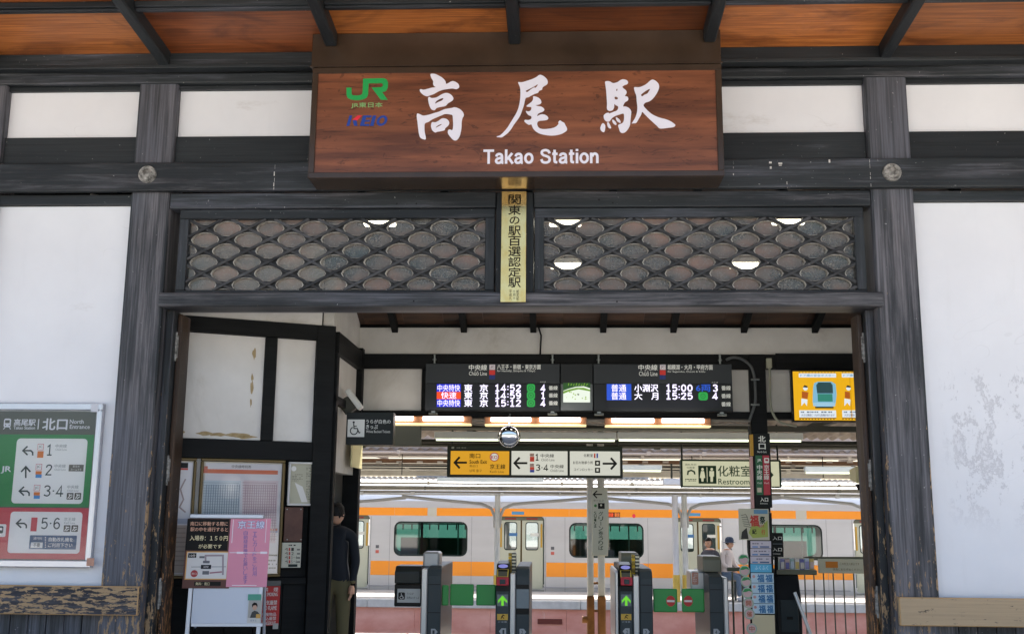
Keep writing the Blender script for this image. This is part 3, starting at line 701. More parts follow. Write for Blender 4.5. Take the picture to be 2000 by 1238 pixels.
cal((800, 130), K, [[(110,740),(118,715),(160,728),(210,748),(290,735),(370,710),(440,690),(520,655),(590,640),(640,632),(680,622),(730,635),(780,665),(812,705),(820,745),(800,785),(788,840),(785,920),(775,990),(755,1060),(720,1110),(685,1122),(650,1105),(610,1060),(580,1015),(582,970),(605,955),(630,965),(650,960),(658,900),(655,800),(648,745),(620,730),(540,722),(490,740),(430,765),(340,805),(290,840),(235,862),(225,920),(230,1000),(245,1070),(240,1105),(200,1100),(160,1075),(142,1020),(130,940),(120,850),(110,780)]])
cal((800, 130), K, [[(325,890),(340,848),(390,848),(440,825),(480,795),(530,790),(575,810),(600,850),(585,895),(540,935),(530,965),(480,980),(420,990),(385,1000),(345,970),(328,930)],[(395,928),(420,900),(480,872),(482,885),(450,905),(405,928)]])
cal((960, 130), K, [[(405,243),(460,245),(540,222),(620,195),(680,165),(715,138),(750,135),(800,162),(840,205),(850,245),(835,278),(790,305),(768,330),(765,355),(720,372),(705,400),(650,420),(600,445),(560,468),(520,480),(505,520),(490,590),(465,660),(440,730),(400,800),(340,880),(300,945),(250,1005),(200,1045),(155,1075),(110,1072),(80,1070),(90,1058),(130,1045),(180,1000),(240,930),(290,850),(340,770),(385,690),(415,600),(432,500),(437,400),(430,320),(412,275)],[(515,375),(560,350),(640,310),(695,275),(690,300),(665,328),(640,325),(590,355),(540,393)]])
cal((960, 130), K, [[(632,458),(680,465),(725,490),(752,530),(745,565),(700,585),(665,592),(700,605),(750,612),(790,640),(797,665),(770,690),(730,705),(700,725),(690,755),(740,732),(790,730),(840,755),(858,785),(840,810),(790,820),(730,825),(700,840),(690,870),(700,910),(730,940),(790,952),(870,945),(940,930),(985,905),(1012,870),(1008,848),(1035,820),(1065,840),(1100,860),(1120,900),(1140,935),(1138,970),(1100,1000),(1050,1025),(980,1042),(900,1048),(820,1040),(740,1022),(680,992),(635,950),(610,900),(600,878),(565,885),(525,862),(495,830),(510,812),(560,815),(600,795),(598,755),(560,740),(530,705),(520,678),(560,685),(595,665),(600,620),(570,615),(540,612),(528,602),(560,575),(610,535),(628,495)]])
cal((1160, 130), K, [[(170,235),(215,228),(250,238),(290,258),(350,245),(400,212),(440,200),(490,212),(515,240),(505,270),(455,290),(430,315),(450,340),(485,370),(495,400),(480,430),(465,455),(500,460),(520,490),(510,520),(470,545),(445,590),(442,612),(480,612),(530,635),(562,680),(560,740),(552,820),(545,890),(515,950),(475,995),(430,1010),(395,990),(378,940),(365,895),(395,875),(430,860),(450,820),(455,760),(445,715),(390,730),(340,745),(290,770),(260,800),(235,832),(200,838),(165,815),(148,775),(150,740),(185,712),(220,705),(235,715),(300,690),(345,672),(365,640),(362,605),(330,590),(310,570),(305,620),(285,662),(240,676),(205,660),(195,630),(197,560),(190,450),(182,350),(172,280)],[(335,360),(350,338),(355,360),(345,378)],[(312,470),(330,460),(360,475),(358,500),(330,505),(314,492)]])
for d in ([(95,930),(130,862),(165,885),(172,930),(160,985),(140,995),(110,975)],[(198,860),(220,850),(245,890),(260,930),(240,940),(210,915)],[(275,815),(295,812),(325,840),(342,875),(325,888),(290,860)],[(330,780),(345,775),(385,805),(405,845),(390,855),(350,830)]): cal((1160, 130), K, [d])
cal((1160, 130), K, [[(605,330),(620,318),(680,320),(740,300),(800,265),(850,220),(890,205),(940,230),(975,270),(985,320),(965,380),(930,440),(890,490),(840,530),(780,550),(752,580),(755,610),(800,660),(860,715),(930,755),(1010,785),(1090,805),(1160,835),(1210,870),(1230,895),(1200,920),(1130,930),(1050,940),(990,938),(950,900),(890,845),(820,780),(770,730),(730,690),(715,730),(680,790),(640,855),(600,862),(570,865),(590,835),(625,775),(648,700),(655,620),(645,520),(638,440),(618,390)],[(710,435),(740,405),(790,370),(845,342),(830,380),(805,415),(760,435),(730,458)]])
white_l = flat('#e9e6f0', .45)
def relief(fr, loops, m, th, name, parent, smooth=3):
    """raised letter: outline filled and given thickness"""
    lp2 = [[fr.hit(*p) for p in (catmull(lp, smooth) if smooth else lp)] for lp in loops]
    v, f = fill2d(lp2); b = B(); b.add([fr.w(u, v_, th) for u, v_ in v], f, m)
    for lp in lp2:
        n = len(lp); vv = [fr.w(u, q, 0) for u, q in lp]+[fr.w(u, q, th) for u, q in lp]
        b.add(vv, [(i, (i+1) % n, n+(i+1) % n, n+i) for i in range(n)], m)
    return b.build(name, parent)
def relief_group(fr, groups, m, th, name, parent, smooth=3):
    B0 = B()
    for loops in groups:
        lp2 = [[fr.hit(*p) for p in (catmull(lp, smooth) if smooth else lp)] for lp in loops]
        v, f = fill2d(lp2); B0.add([fr.w(u, v_, th) for u, v_ in v], f, m)
        for lp in lp2:
            n = len(lp); vv = [fr.w(u, q, 0) for u, q in lp]+[fr.w(u, q, th) for u, q in lp]
            B0.add(vv, [(i, (i+1) % n, n+(i+1) % n, n+i) for i in range(n)], m)
    return B0.build(name, parent)
for nm, a, b_ in (('brush_character', 0, 4), ('brush_character', 4, 6), ('brush_character', 6, 12)):
    relief_group(FACE, CH[a:b_], white_l, .006, nm, sg)
# logos
K4 = 120/1238
q4 = lambda L: [(660+x*K4, 140+y*K4) for x, y in L]
jr = q4([(172,330),(275,330),(277,455),(300,482),(380,490),(460,480),(493,450),(498,400),(508,150),(930,140),(985,165),(1012,230),(1005,330),(975,390),(930,415),(890,415),(1005,575),(865,575),(680,328),(870,322),(903,300),(905,262),(880,242),(620,245),(610,455),(590,520),(530,560),(440,582),(350,585),(260,570),(195,535),(174,470)])
relief(FACE, [jr], flat('#1f9d4d', .4), .004, 'rail_logo', sg, 0)
pr = Print(FACE); pr.text('JR東日本', 660+270*K4, 140+628*K4, 660+900*K4, 140+745*K4, flat('#7fae6c'), 1, .02); pr.build('lettering', sg)
pr = Print(FACE); blu, redk = flat('#1c3f92', .4), flat('#e02a3c', .4)
for L, m in (([(235,890),(290,890),(232,1100),(170,1100)], blu), ([(290,978),(400,890),(490,890),(392,988)], redk), ([(300,988),(375,988),(395,1098),(325,1098)], blu),
             ([(510,890),(682,890),(672,930),(570,930),(556,978),(650,978),(640,1016),(544,1016),(530,1062),(640,1062),(630,1100),(440,1100)], blu), ([(705,890),(775,890),(718,1100),(645,1100)], blu)):
    pr.poly(q4(L), m, 1)
def ell(cx, cy, rx, ry, sh, n=24): return [(cx+rx*math.cos(2*math.pi*i/n)+sh*ry*math.sin(2*math.pi*i/n), cy-ry*math.sin(2*math.pi*i/n)) for i in range(n)]
v, f = fill2d([[FACE.hit(*p) for p in q4(ell(888, 995, 105, 105, .27))], [FACE.hit(*p) for p in q4(ell(888, 995, 52, 62, .27))]]); pr.put(v, f, blu, 1)
pr.build('railway_logo', sg)
# grotesque lettering drawn by strokes
GL = {'T': (.80, [[(0, .92), (.80, .92)], [(.40, 0), (.40, .84)]]),
 'a': (.66, [catmull([(.10, .50), (.16, .63), (.32, .68), (.47, .63), (.52, .50), (.52, .18), (.55, .08), (.63, .06)], 4, False), catmull([(.50, .43), (.34, .39), (.16, .33), (.09, .20), (.15, .09), (.28, .06), (.42, .10), (.51, .22)], 4, False)]),
 'k': (.64, [[(.10, 0), (.10, 1)], [(.17, .30), (.55, .74)], [(.28, .43), (.60, 0)]]),
 'o': (.70, [catmull([(.35+.26*math.cos(t*math.pi/6), .37+.30*math.sin(t*math.pi/6)) for t in range(13)], 3, False)]),
 'S': (.80, [catmull([(.69, .70), (.62, .86), (.40, .93), (.17, .87), (.12, .72), (.24, .59), (.44, .52), (.64, .43), (.70, .27), (.62, .12), (.40, .065), (.18, .12), (.09, .30)], 4, False)]),
 't': (.44, [catmull([(.20, .95), (.20, .6), (.20, .25), (.23, .11), (.40, .08)], 4, False), [(.02, .67), (.11, .67)], [(.29, .67), (.42, .67)]]),
 'i': (.22, [[(.11, 0), (.11, .74)], [(.11, .85), (.11, 1)]]),
 'n': (.68, [[(.10, 0), (.10, .74)], catmull([(.18, .46), (.23, .60), (.37, .67), (.51, .60), (.55, .45), (.55, .2), (.55, 0)], 4, False)])}
def grotesk(P_, s, x0, y0, x1, y1, m, layer=1, wt=.175):
    adv = sum(GL[c][0]+.07 if c != ' ' else .42 for c in s)-.07
    u0, v0, u1, v1 = P_.uv(x0, y0, x1, y1); sx, sy = (u1-u0)/adv, (v1-v0); x = 0
    for c in s:
        if c == ' ': x += .42; continue
        for st_ in GL[c][1]: P_.ribbon([(u0+(x+a)*sx, v0+b_*sy) for a, b_ in st_], wt*sy, m, layer)
        x += GL[c][0]+.07
pr = Print(FACE); grotesk(pr, 'Takao Station', 944, 292, 1170, 320, white_l); pr.build('lettering', sg)

# ================================================================== BRASS PLAQUE
def brass_extra(q, c):
    n = q.noise(q.coord((14, 14, 5), False), 1.0, 6, .7); return q.mix(q.step(n, .6, .75), c, (.55, .36, .09, 1))
brass = noisy('brass', (.86, .52, .15), (.96, .68, .27), (9, 9, 5), .10, 4, .05, .002, brass_extra)
brass.node_tree.nodes['Principled BSDF'].inputs['Metallic'].default_value = 1
zt_, zb_ = W(1004, 374, -.055).z, W(1002, 590, -.11).z
PF = Frame((W(1003, 480, -.07).x, -.11, zb_), (1, 0, 0), (0, .055/(zt_-zb_), 1))
pq = thing('brass_plaque', tuple(PF.o), 'narrow polished brass plaque with black vertical characters under the name board', 'plaque')
pslab(PF, 978.5, 374, 1027.5, 590, -.008, 0, brass, 'plate', pq, .002)
ink = flat('#1d1708', .5)
pr = Print(PF, .001); pr.vtext('関東の駅百選認定駅', 993, 380, 1017, 562, ink, 1, .012)
for cx, t in ((1011, '認定証'), (1004, '十月十'), (997, '平成九')): pr.vtext(t, cx-2.5, 566, cx+2.5, 586, ink, 1)
pr.build('lettering', pq)

# ================================================================== GUIDE BOARD ON THE LEFT WALL
GF = FY(.03)
gb = thing('guide_board', (W(80, 1105, .05).x, .05, W(100, 1105, .05).z), 'platform guide poster in silver frame under clear plastic on left white wall', 'sign')
u0, v0, u1, v1 = GF.pbox(-95, 787, 190, 1107); alu = flat('#c9ccd2', .25, metal=.6); grn, rdp, dk = flat('#1f8b4a', .5), flat('#c8384a', .5), flat('#55584f', .5)
slab(GF, u0, v0, u1, v1, -.045, -.008, flat('#b8b8bc'), 'backing', gb)
b = B(); t = .062
for a in ((u0, u1, v0, v0+t), (u0, u1, v1-t, v1), (u0, u0+t*.8, v0+t, v1-t), (u1-t*.8, u1, v0+t, v1-t)): b.box(a[0], a[1], .005, .037, a[2], a[3], alu)
b.build('frame', gb, bevel=.008)
for px, py in ((190, 797), (182, 1096)):
    uu, vv = GF.hit(px, py); tag(slab(GF, uu-.045, vv-.035, uu+.02, vv+.03, .025, .027, flat('#c8c8cc' if py < 900 else '#b98a72'), 'tape', gb, 0))
pr = Print(GF, -.006); wp, tx, gy = flat('#f3f1ee'), flat('#3f4a4a'), flat('#8d9191')
sx = 220/1238
G = lambda x, y: (x*sx, 780+y*sx); H = lambda x, y: (x*sx, 930+y*sx)
cx_ = lambda y: (1000-y)*.075*1.0   # the board's own verticals lean with the view
def rp(q_, x0, y0, x1, y1, m, l=1): pr.rect(x0, y0, x1, y1, m, l)
pr.rect(-90, 803, 188, 1094, dk, 0)
pr.rect(-88, 848, 178, 989, grn, 1); pr.rect(-88, 991, 172, 1091, rdp, 1)
pr.rrect(27, 856, 166, 983, wp, 2, .06); pr.rrect(17, 999, 158, 1080, wp, 2, .08)
wl = flat('#eceaf0')
pr.text('高尾駅', 27, 818, 69, 831, wl, 2, .02); pr.text('Takao Station', 26, 832, 68, 838, wl, 2, .015); pr.rect(73.5, 818, 75.5, 838, wl, 2)
pr.text('北口', 83, 817, 131, 839, wl, 2, .03); pr.text('North', 136, 819, 163, 827, wl, 2, .01); pr.text('Entrance', 136, 829, 175, 837, wl, 2, .01)
pr.rrect(7, 817, 21, 834, wl, 2, .25); pr.rect(9.5, 820, 18.5, 826, dk, 3); pr.disc(10.5, 830, 1.2, dk, 3); pr.disc(17.5, 830, 1.2, dk, 3); pr.line([(10, 833), (6, 838)], 1.6, wl, 2); pr.line([(18, 833), (20, 838)], 1.6, wl, 2)
def arrow_left(cx, cy, m, k=1): pr.line([(cx+10*k, cy+9*k), (cx+10*k, cy+3*k), (cx+6*k, cy-.5*k), (cx-8*k, cy-.5*k)], 3*k, m, 3); pr.line([(cx, cy-9*k), (cx-9*k, cy-.5*k), (cx, cy+8*k)], 3*k, m, 3.4)
def arrow_up(cx, cy, m, k=1): pr.line([(cx, cy+12*k), (cx, cy-9*k)], 3.2*k, m, 3); pr.line([(cx-9*k, cy), (cx, cy-10*k), (cx+9*k, cy)], 3.2*k, m, 3.4)
org, bl = flat('#de7a2e'), flat('#3f8fd0')
for (ax, ay, kind, bx_, n, nx0, nx1, ny, tx0, lines) in ((53.5, 880, 'l', 79, '1', 92, 101, 878, 108, (org,)), (50, 921, 'u', 75.5, '2', 88, 102, 917, 106, (org, bl)), (46.5, 959, 'l', 72, '3・4', 84, 124, 958, 131, (org, bl))):
    (arrow_left if kind == 'l' else arrow_up)(ax, ay, tx)
    pr.rect(bx_-6, ny-11.5, bx_+6, ny+.5, rdp, 3); pr.rect(bx_-5.2, ny-10.7, bx_+5.2, ny-.3, wp, 3.6); pr.text('JC', bx_-4, ny-8.5, bx_+3.5, ny-2.5, tx, 4.4)
    h = 13/len(lines)
    for i, m in enumerate(lines): pr.rect(bx_-6.5, ny+2.5+i*h, bx_+5.5, ny+2.5+(i+1)*h, m, 3)
    digits(pr, n.replace('・', '.'), nx0-(2 if n == '1' else 0), ny-11, nx1+(2 if n == '1' else 0), ny+11.5, tx, 3, .11); pr.text('中央線', tx0, ny-11, tx0+22, ny-4, gy, 3); pr.text('Chūō Line', tx0, ny-2.5, tx0+22, ny+1.5, gy, 3)
pr.rect(134, 907, 163, 920, flat('#6b675f'), 3); pr.text('足元の', 142, 908.5, 155, 912.5, wp, 4); pr.text('ホームです', 138, 914.5, 159, 918.5, wp, 4)
def icons(x, y):
    for i in (0, 1):
        pr.rrect(x+i*15, y, x+13+i*15, y+13, flat('#57524a'), 3, .1); pr.line([(x+2+i*15, y+11), (x+7+i*15, y+4), (x+11+i*15, y+4)], 1.7, wp, 4); pr.disc(x+5+i*15, y+3.5, 1.3, wp, 4); pr.line([(x+5+i*15, y+11), (x+11+i*15, y+7)], 1.7, wp, 4.6)
icons(130, 962); icons(124, 1025)
arrow_left(41, 1022, tx); pr.rect(60, 1010, 72, 1037, rdp, 3); digits(pr, '5.6', 79, 1010, 118, 1033, tx, 3, .11); pr.text('京王線', 125, 1010, 147, 1017, gy, 3); pr.text('Keiō Line', 125, 1018.5, 146, 1022.5, gy, 3)
pr.rrect(57, 1045, 149, 1072, flat('#2d567e'), 3, .06); pr.text('通行料', 65, 1048, 82, 1053.5, wp, 4); pr.rect(60, 1058.5, 83, 1069.5, wp, 4); pr.text('不要', 65, 1060, 78, 1067.5, tx, 5, .01)
for i in range(7): pr.rect(87.5, 1048+i*3.2, 89.5, 1049.4+i*3.2, wp, 4)
pr.text('自動改札機を', 95, 1049, 142, 1057, wp, 4, .015); pr.text('ご利用下さい', 94, 1060, 141, 1068, wp, 4, .015)
pr.text('JR', 2, 910, 21, 924, wl, 2, .04); pr.rrect(-8, 1023, 11, 1048, wp, 2, .15); pr.rrect(-4, 1027, 6, 1041, tx, 3, .25); pr.rect(-2, 1030, 4, 1035, wp, 4)
pr.build('poster', gb)
u0, v0, u1, v1 = GF.pbox(-90, 801, 183, 1094); ov = glass('clear_plastic', (.95, .96, .96), 1.0, .07, .015, bumpy=.15)
obj('cover', mesh('cover', [GF.w(a, b_, .012) for a, b_ in ((u0, v0), (u1, v0), (u1, v1), (u0, v1))], [(0, 1, 2, 3)]), gb, ov)

# ================================================================== HALL: BOARDS, LAMPS, MIRROR, NOTICES
DF = FY(2.42)
db = thing('departure_board', (.2, 2.45, W(1130, 803, 2.42).z), 'long dark hanging departure board with lit train times and a small screen in its middle', 'departure board')
casem = flat('#2a2d2e', .45, g=.9); casel = flat('#35393b', .4); ledbg = flat('#202226', .4, emit=.25)
xs = [DF.hit(x, 756)[0] for x in (829.5, 1094, 1158.5, 1431.5)]; za, zm, zb = W(1130, 802.5, 2.42).z, W(1130, 749, 2.42).z, W(1130, 709.5, 2.42).z
for i in range(3):
    box('housing', db, xs[i]+.003, xs[i+1]-.003, 2.44, 2.53, za, zb, casem, .006)
    box('header_panel', db, xs[i]+.006, xs[i+1]-.006, 2.425, 2.4395, zm+.006, zb-.006, casel if i != 1 else casem, .003)
    if i != 1: box('display_panel', db, xs[i]+.006, xs[i+1]-.006, 2.428, 2.4395, za+.008, zm-.002, casem, .003)
box('screen_panel', db, xs[1]+.006, xs[2]-.006, 2.427, 2.4395, za+.008, zm-.002, flat('#555a58', .4), .003)
hang = flat('#8f9490', .35, metal=.8)
for px in (846, 1079, 1170, 1410):
    x = DF.hit(px, 756)[0]
    b = B(); b.tube([(x, 2.5, zb-.01), (x, 2.5, zb+.11)], .012, hang); b.tube([(x, 2.5, zb+.04), (x, 2.5, zb+.06)], .022, hang, 6); b.build('hanger', db)
    b = B(); b.box(x-.02, x+.02, 2.47, 2.51, za-.03, za+.001, hang); b.tube([(x-.05, 2.47, za-.03), (x+.05, 2.47, za-.03)], .014, hang, 8); b.build('clamp', db)
LF = FY(2.4242); pr = Print(LF, 0)
hw = flat('#c9cac2', .5, g=1.2, emit=.25)
pr.text('中央線', 916, 712, 951, 723, hw, 1, .012); pr.text('Chūō Line', 916, 725, 951, 733, hw, 1); pr.text('八王子・新宿・東京方面', 971, 711.5, 1056, 721, hw, 1, .01); pr.text('for Hachiōji, Shinjuku & Tōkyō', 971, 722, 1045, 727, hw, 1)
HX = pr; pr = Print(LF, 0); pr.text('中央線', 1247, 712, 1284, 723, hw, 1, .012); pr.text('Chūō Line', 1248, 725, 1284, 734, hw, 1); pr.text('相模湖・大月・甲府方面', 1304, 712, 1392, 722, hw, 1, .01); pr.text('for Sagamiko, Ōtsuki & Kōfu', 1304, 723, 1377, 728, hw, 1)
for x in (956, 1289):
    pr_b, pr = pr, (HX if x == 956 else pr)
    pr.rect(x, 712, x+11, 722, flat('#d8cfd2', g=1.1), 1); pr.text('JC', x+2, 714, x+9, 720, flat('#40181c'), 2); pr.rect(x-.5, 722.6, x+11, 732, flat('#c22a22', emit=.15), 1); pr.rect(x-.5, 732.5, x+11, 740.5, flat('#16286a', emit=.1), 1); pr = pr_b
pr.build('header_lettering', db); HX.build('header_lettering', db)
pr = Print(LF, 0); EW, EP = emis('#ece8ff', 1.7), emis('#e6dcff', 1.6); EB, EO, EG, EC = emis('#1b2fe0', .8), emis('#f04a12', .9), emis('#22b04a', .7), emis('#1f55d8', .8)
rows = ((757.5, '中央特快', EB, '14:52', '4'), (772, '快速', EO, '14:59', '1'), (787, '中央特快', EB, '15:12', '4'))
pr.rect(850, 749.8, 1068, 795.5, ledbg, 0)
for y, t, m, tm, pf in rows:
    pr.rect(853, y-7.6, 900, y+7.4, m, 1); a = 12 if t == '快速' else 0
    pr.text(t, 854.5+a*.6, y-6.6, 898.5-a*.6, y+6.6, EP, 2, .004); pr.text('東', 906.5, y-7, 922.5, y+7, EW, 2, .012); pr.text('京', 937, y-7, 953, y+7, EW, 2, .012)
    digits(pr, tm, 966, y-6.6, 1018, y+6.6, EP, 2, .19); pr.rrect(1029, y-7.8, 1045, y+7.4, EG, 1, .3); pr.disc(1037, y, 5.6, emis('#128a38', .5), 2); pr.disc(1037, y, 3.9, EG, 3); pr.disc(1037, y, 1.4, emis('#0c5c28', .4), 4)
    digits(pr, pf, 1056, y-6.4, 1065.5, y+6.6, EP, 2, .19)
    pr.text('番線', 1072, y-4.2, 1089, y+4, hw, 2, .012)
pr.text('のりば', 1055, 744.5, 1066, 746.8, hw, 2)
rows = ((757.5, '普通', '小淵沢', '15:00', '3'), (773, '普通', '大　月', '15:25', '4'), (789, '', '', '', ''))
pr.rect(1184, 749.8, 1404.5, 796, ledbg, 0)
pr.rect(1185, 749.8, 1233, 781.5, EC, 1)
for y, t, ds, tm, pf in rows:
    if t:
        pr.text(t, 1194, y-7, 1223, y+7.2, EP, 2, .006); pr.text(ds, 1239, y-7, 1285.5, y+7.4, EW, 2, .012); digits(pr, tm, 1300, y-6.8, 1353, y+6.8, EP, 2, .19); digits(pr, pf, 1391.5, y-6.6, 1402, y+7, EP, 2, .19)
    pr.text('番線', 1409, y-4.4, 1427, y+4.4, hw, 2, .012)
pr.text('6両', 1359.5, 751, 1387.5, 764.5, emis('#1e5fe0', .7), 2, .02); pr.rrect(1364, 765.5, 1382.5, 781.5, EG, 1, .3); pr.ring(1373, 773.5, 3.6, 5, emis('#128a38', .5), 2); pr.disc(1373, 773.5, 1.2, emis('#128a38', .5), 2)
pr.text('のりば', 1390, 745.5, 1402, 748, hw, 2)
pr.build('lit_lettering', db)
pr = Print(FY(2.4262), 0)
pr.rect(1100, 745, 1152.5, 785.5, emis('#e6efe0', .95), 0); pr.poly([(1100, 745), (1152.5, 745), (1152.5, 758), (1140, 754), (1125, 755), (1110, 759), (1100, 763)], emis('#24601c', .5), 1)
pr.poly([(1100, 764), (1112, 760), (1126, 757), (1140, 757), (1152.5, 761), (1152.5, 764), (1130, 760), (1112, 764), (1100, 769)], emis('#7fae3a', .7), 1.4)
for i in range(14): pr.disc(rg.uniform(1106, 1148), rg.uniform(765, 780), rg.uniform(.6, 1.6), emis('#a8c860', .8), 2)
for i in range(8): pr.line([(1110+i*5, 753), (1111+i*5.2, 748+(i % 3))], .9, emis('#9ad03a', .8), 2)
pr.rect(1128, 769, 1131, 771.5, emis('#584a30', .3), 3)
pr.build('screen_picture', db)
# lamps under the beam
tube_m = emis('#fff4f0', 14.0); lamp_h = flat('#8a5a34', .45); brow = flat('#efd9a0', .4, emit=.9)
def hall_lamp(x0, x1, tubes, y0, y1, lab):
    Y = 2.36; a, b_ = W(x0, 825, Y).x, W(x1, 825, Y).x; z1_, z0_ = W((x0+x1)/2, y0, Y).z, W((x0+x1)/2, y1, Y).z
    o = thing('hall_lamp', ((a+b_)/2, Y, z0_), lab, 'lamp', 'tube lamps under the departure board')
    box('housing', o, a, b_, Y, Y+.10, z0_, z1_, lamp_h, .008); box('lower_rim', o, a+.005, b_-.005, Y-.02, Y+.1, z0_-.022, z0_-.002, brow, .004)
    for c, d in tubes:
        xa, xb = W(c, 822, Y-.03).x, W(d, 822, Y-.03).x; zc = (z0_+z1_)/2+.008; bb = B(); bb.tube([(xa, Y-.03, zc), (xb, Y-.03, zc)], .021, tube_m, 12); bb.build('tube', o, smooth=True)
hall_lamp(740, 921, ((752, 807), (826, 905)), 812, 826, 'twin tube lamp above the wheelchair ticket sign')
hall_lamp(946, 1146, ((959, 1037), (1054, 1134)), 814, 828, 'twin tube lamp above the round mirror')
hall_lamp(1181, 1389, ((1195, 1277), (1293, 1375)), 816, 830, 'twin tube lamp nearest the black hall post')
for px0, px1 in ((921, 945), (1146, 1180), (1389, 1465)):
    p, q_ = W(px0, 821, 2.42), W(px1, 823, 2.42); b = B(); b.tube([p, q_], .012, flat('#7d766a'), 8); b.tube([p+Vector((0, .03, -.035)), q_+Vector((0, .03, -.035))], .010, flat('#7d766a'), 8)
    b.build('conduit', st)
# ceiling lamps of the hall seen through the transom
for i, (px, py, Y) in enumerate(((742, 434, .6), (1104, 434, .6), (1540, 431, .6), (1106, 517, .75), (1456, 516, .75))):
    p = W(px, py, Y); o = thing('ceiling_lamp', tuple(p), ['left', 'middle', 'right', 'lower middle', 'lower right'][i]+' lit ceiling lamp seen through the lattice transom', 'lamp', 'ceiling lamps of the hall')
    b = B(); b.box(p.x-.17, p.x+.17, p.y-.05, p.y+.05, p.z+.006, p.z+.05, flat('#d8d8d0')); b.build('housing', o, bevel=.006)
    b = B(); b.box(p.x-.15, p.x+.15, p.y-.045, p.y+.045, p.z-.035, p.z+.005, emis('#fffbe8', 16.0)); b.build('diffuser', o, bevel=.01)
    b = B(); b.tube([(p.x, p.y, p.z+.05), (p.x, p.y, zc0+sl_*(p.y-.33)-.005)], .008, BK); b.build('hanger', o)
# convex mirror
mp_ = W(994, 853, 2.25); o = thing('convex_mirror', tuple(mp_), 'round convex mirror hanging below the hall lamps', 'mirror')
pr_ = [(.115*math.sin(R(a)), .06*math.cos(R(a))-.02) for a in range(0, 91, 10)]
b = B(); b.lathe(pr_, mp_, (0, -1, -.18), flat('#d5d8da', .03, metal=1), 32); b.build('mirror_dome', o, smooth=True)
b = B(); b.lathe([(.115, -.02), (.121, -.02), (.121, -.04), (.0, -.04)], mp_, (0, -1, -.18), flat('#383838'), 32); b.build('back_shell', o, smooth=True)
b = B(); b.tube([mp_+Vector((0, .03, .1)), mp_+Vector((0, .12, .2)), mp_+Vector((0, .2, .26))], .009, hang); b.build('bracket', o)
# wheelchair ticket sign
WF = FY(1.45); o = thing('ticket_sign', tuple(W(722, 868, 1.5)), 'dark sign with white wheelchair symbol jutting from the left wall', 'sign')
dkg = flat('#141a18', .45); u0, v0, u1, v1 = WF.pbox(676, 805, 768, 868); slab(WF, u0, v0, u1, v1, -.14, 0, dkg, 'box', o)
pr = Print(WF); wcs = flat('#b9b9b2', g=1.2); pr.rect(679, 819, 712, 853, wcs, 1)
def wheelchair(P_, cx, cy, k, m, l=2):
    P_.disc(cx, cy-11.5*k, 2.2*k, m, l); P_.line([(cx, cy-9*k), (cx+.6*k, cy+.5*k), (cx+7*k, cy+.5*k), (cx+10.5*k, cy+9*k), (cx+13*k, cy+8*k)], 2.1*k, m, l); P_.line([(cx, cy-4*k), (cx+6*k, cy-4*k)], 1.8*k, m, l+.6); P_.ring(cx+.5*k, cy+5*k, 6*k, 8*k, m, l+.3, 110, 370)
wheelchair(pr, 691, 836, 1.0, dkg)
pr.text('うらが白色の', 715, 819, 763, 827, wcs, 1, .012); pr.text('きっぷ', 715, 829, 738, 837.5, wcs, 1, .012); pr.text('White Backed Tickets', 715, 840, 762, 845, wcs, 1); pr.build('lettering', o)
# floodlight on the receding wall
p = W(692, 780, 1.75); o = thing('floodlight', tuple(p), 'small white tilted floodlight fixed above the wheelchair sign', 'floodlight'); q_ = Matrix.Translation(p) @ Matrix.Rotation(R(-38), 4, 'Y')
b = B(); b.box(-.028, .028, -.06, .06, -.12, .12, flat('#d9d9d2', .4), q_); b.build('lamp_face', o, bevel=.006)
b = B(); b.box(-.16, -.03, -.05, .05, -.09, .07, flat('#4a4a42', .5), q_); b.build('body', o, bevel=.015)
b = B(); b.tube([p+Vector((-.12, .02, -.02)), p+Vector((-.25, .04, .02))], .018, BK); b.build('bracket', o)
# yellow notice on the receding wall
NF = RW; u = RL*.55; zz = W(680, 885, 2.0).z
o = thing('yellow_notice', tuple(RW.w(RL-.35, zz-.1, .05)), 'pale yellow notice plate angled on the left wall over the office doorway', 'notice')
slab(RW, RL-.62, zz-.14, RL-.05, zz+.14, .056, .075, flat('#d8cf9e'), 'plate', o)
# security of the office door: frame posts
# framed posters on the angled wall
gold = flat('#5a4a24', .4, metal=.3)
def framed(name, lab, cat, x0, y0, x1, y1, t, fm, back, group=None):
    u0, v0, u1, v1 = AW.pbox(x0, y0, x1, y1); o = thing(name, tuple(AW.w((u0+u1)/2, v0, 0)), lab, cat, group)
    rim(AW, x0, y0, x1, y1, t, .0, .05, fm, 'frame', o, .006); pslab(AW, x0+2, y0+2, x1-2, y1-2, .0, .02, back, 'backing', o, 0)
    return o, Print(AW, .022)
paper = flat('#d6d4d6', .3, g=1.05)
o, pr = framed('timetable_poster', 'large framed timetable poster with orange heading on the angled wall', 'poster', 386, 896, 553, 1127, 6, gold, flat('#cfc8b8'))
pr.rect(395, 905, 546, 1119, paper, 0); pr.rect(397, 917, 542, 925, flat('#d8693c'), 1); pr.text('中央線時刻表', 452, 908, 490, 914, flat('#50504c'), 1, .01); pr.rect(398, 910, 405, 923, flat('#c85a40'), 2)
pr.rect(394, 938, 467, 1060, flat('#c3d0d6'), 1); pr.rect(472, 938, 540, 1060, flat('#dcccce'), 1)
for i in range(22): pr.rect(396, 942+i*5.2, 466, 943.4+i*5.2, flat('#9fb0b8'), 2); pr.rect(473, 942+i*5.2, 539, 943.4+i*5.2, flat('#c3a8ac'), 2)
for i in range(15): pr.rect(399+i*4.6, 946, 400.6+i*4.6, 1056, flat('#8493a0'), 3); pr.rect(476+i*4.3, 946, 477.4+i*4.3, 1056, flat('#b79aa2'), 3)
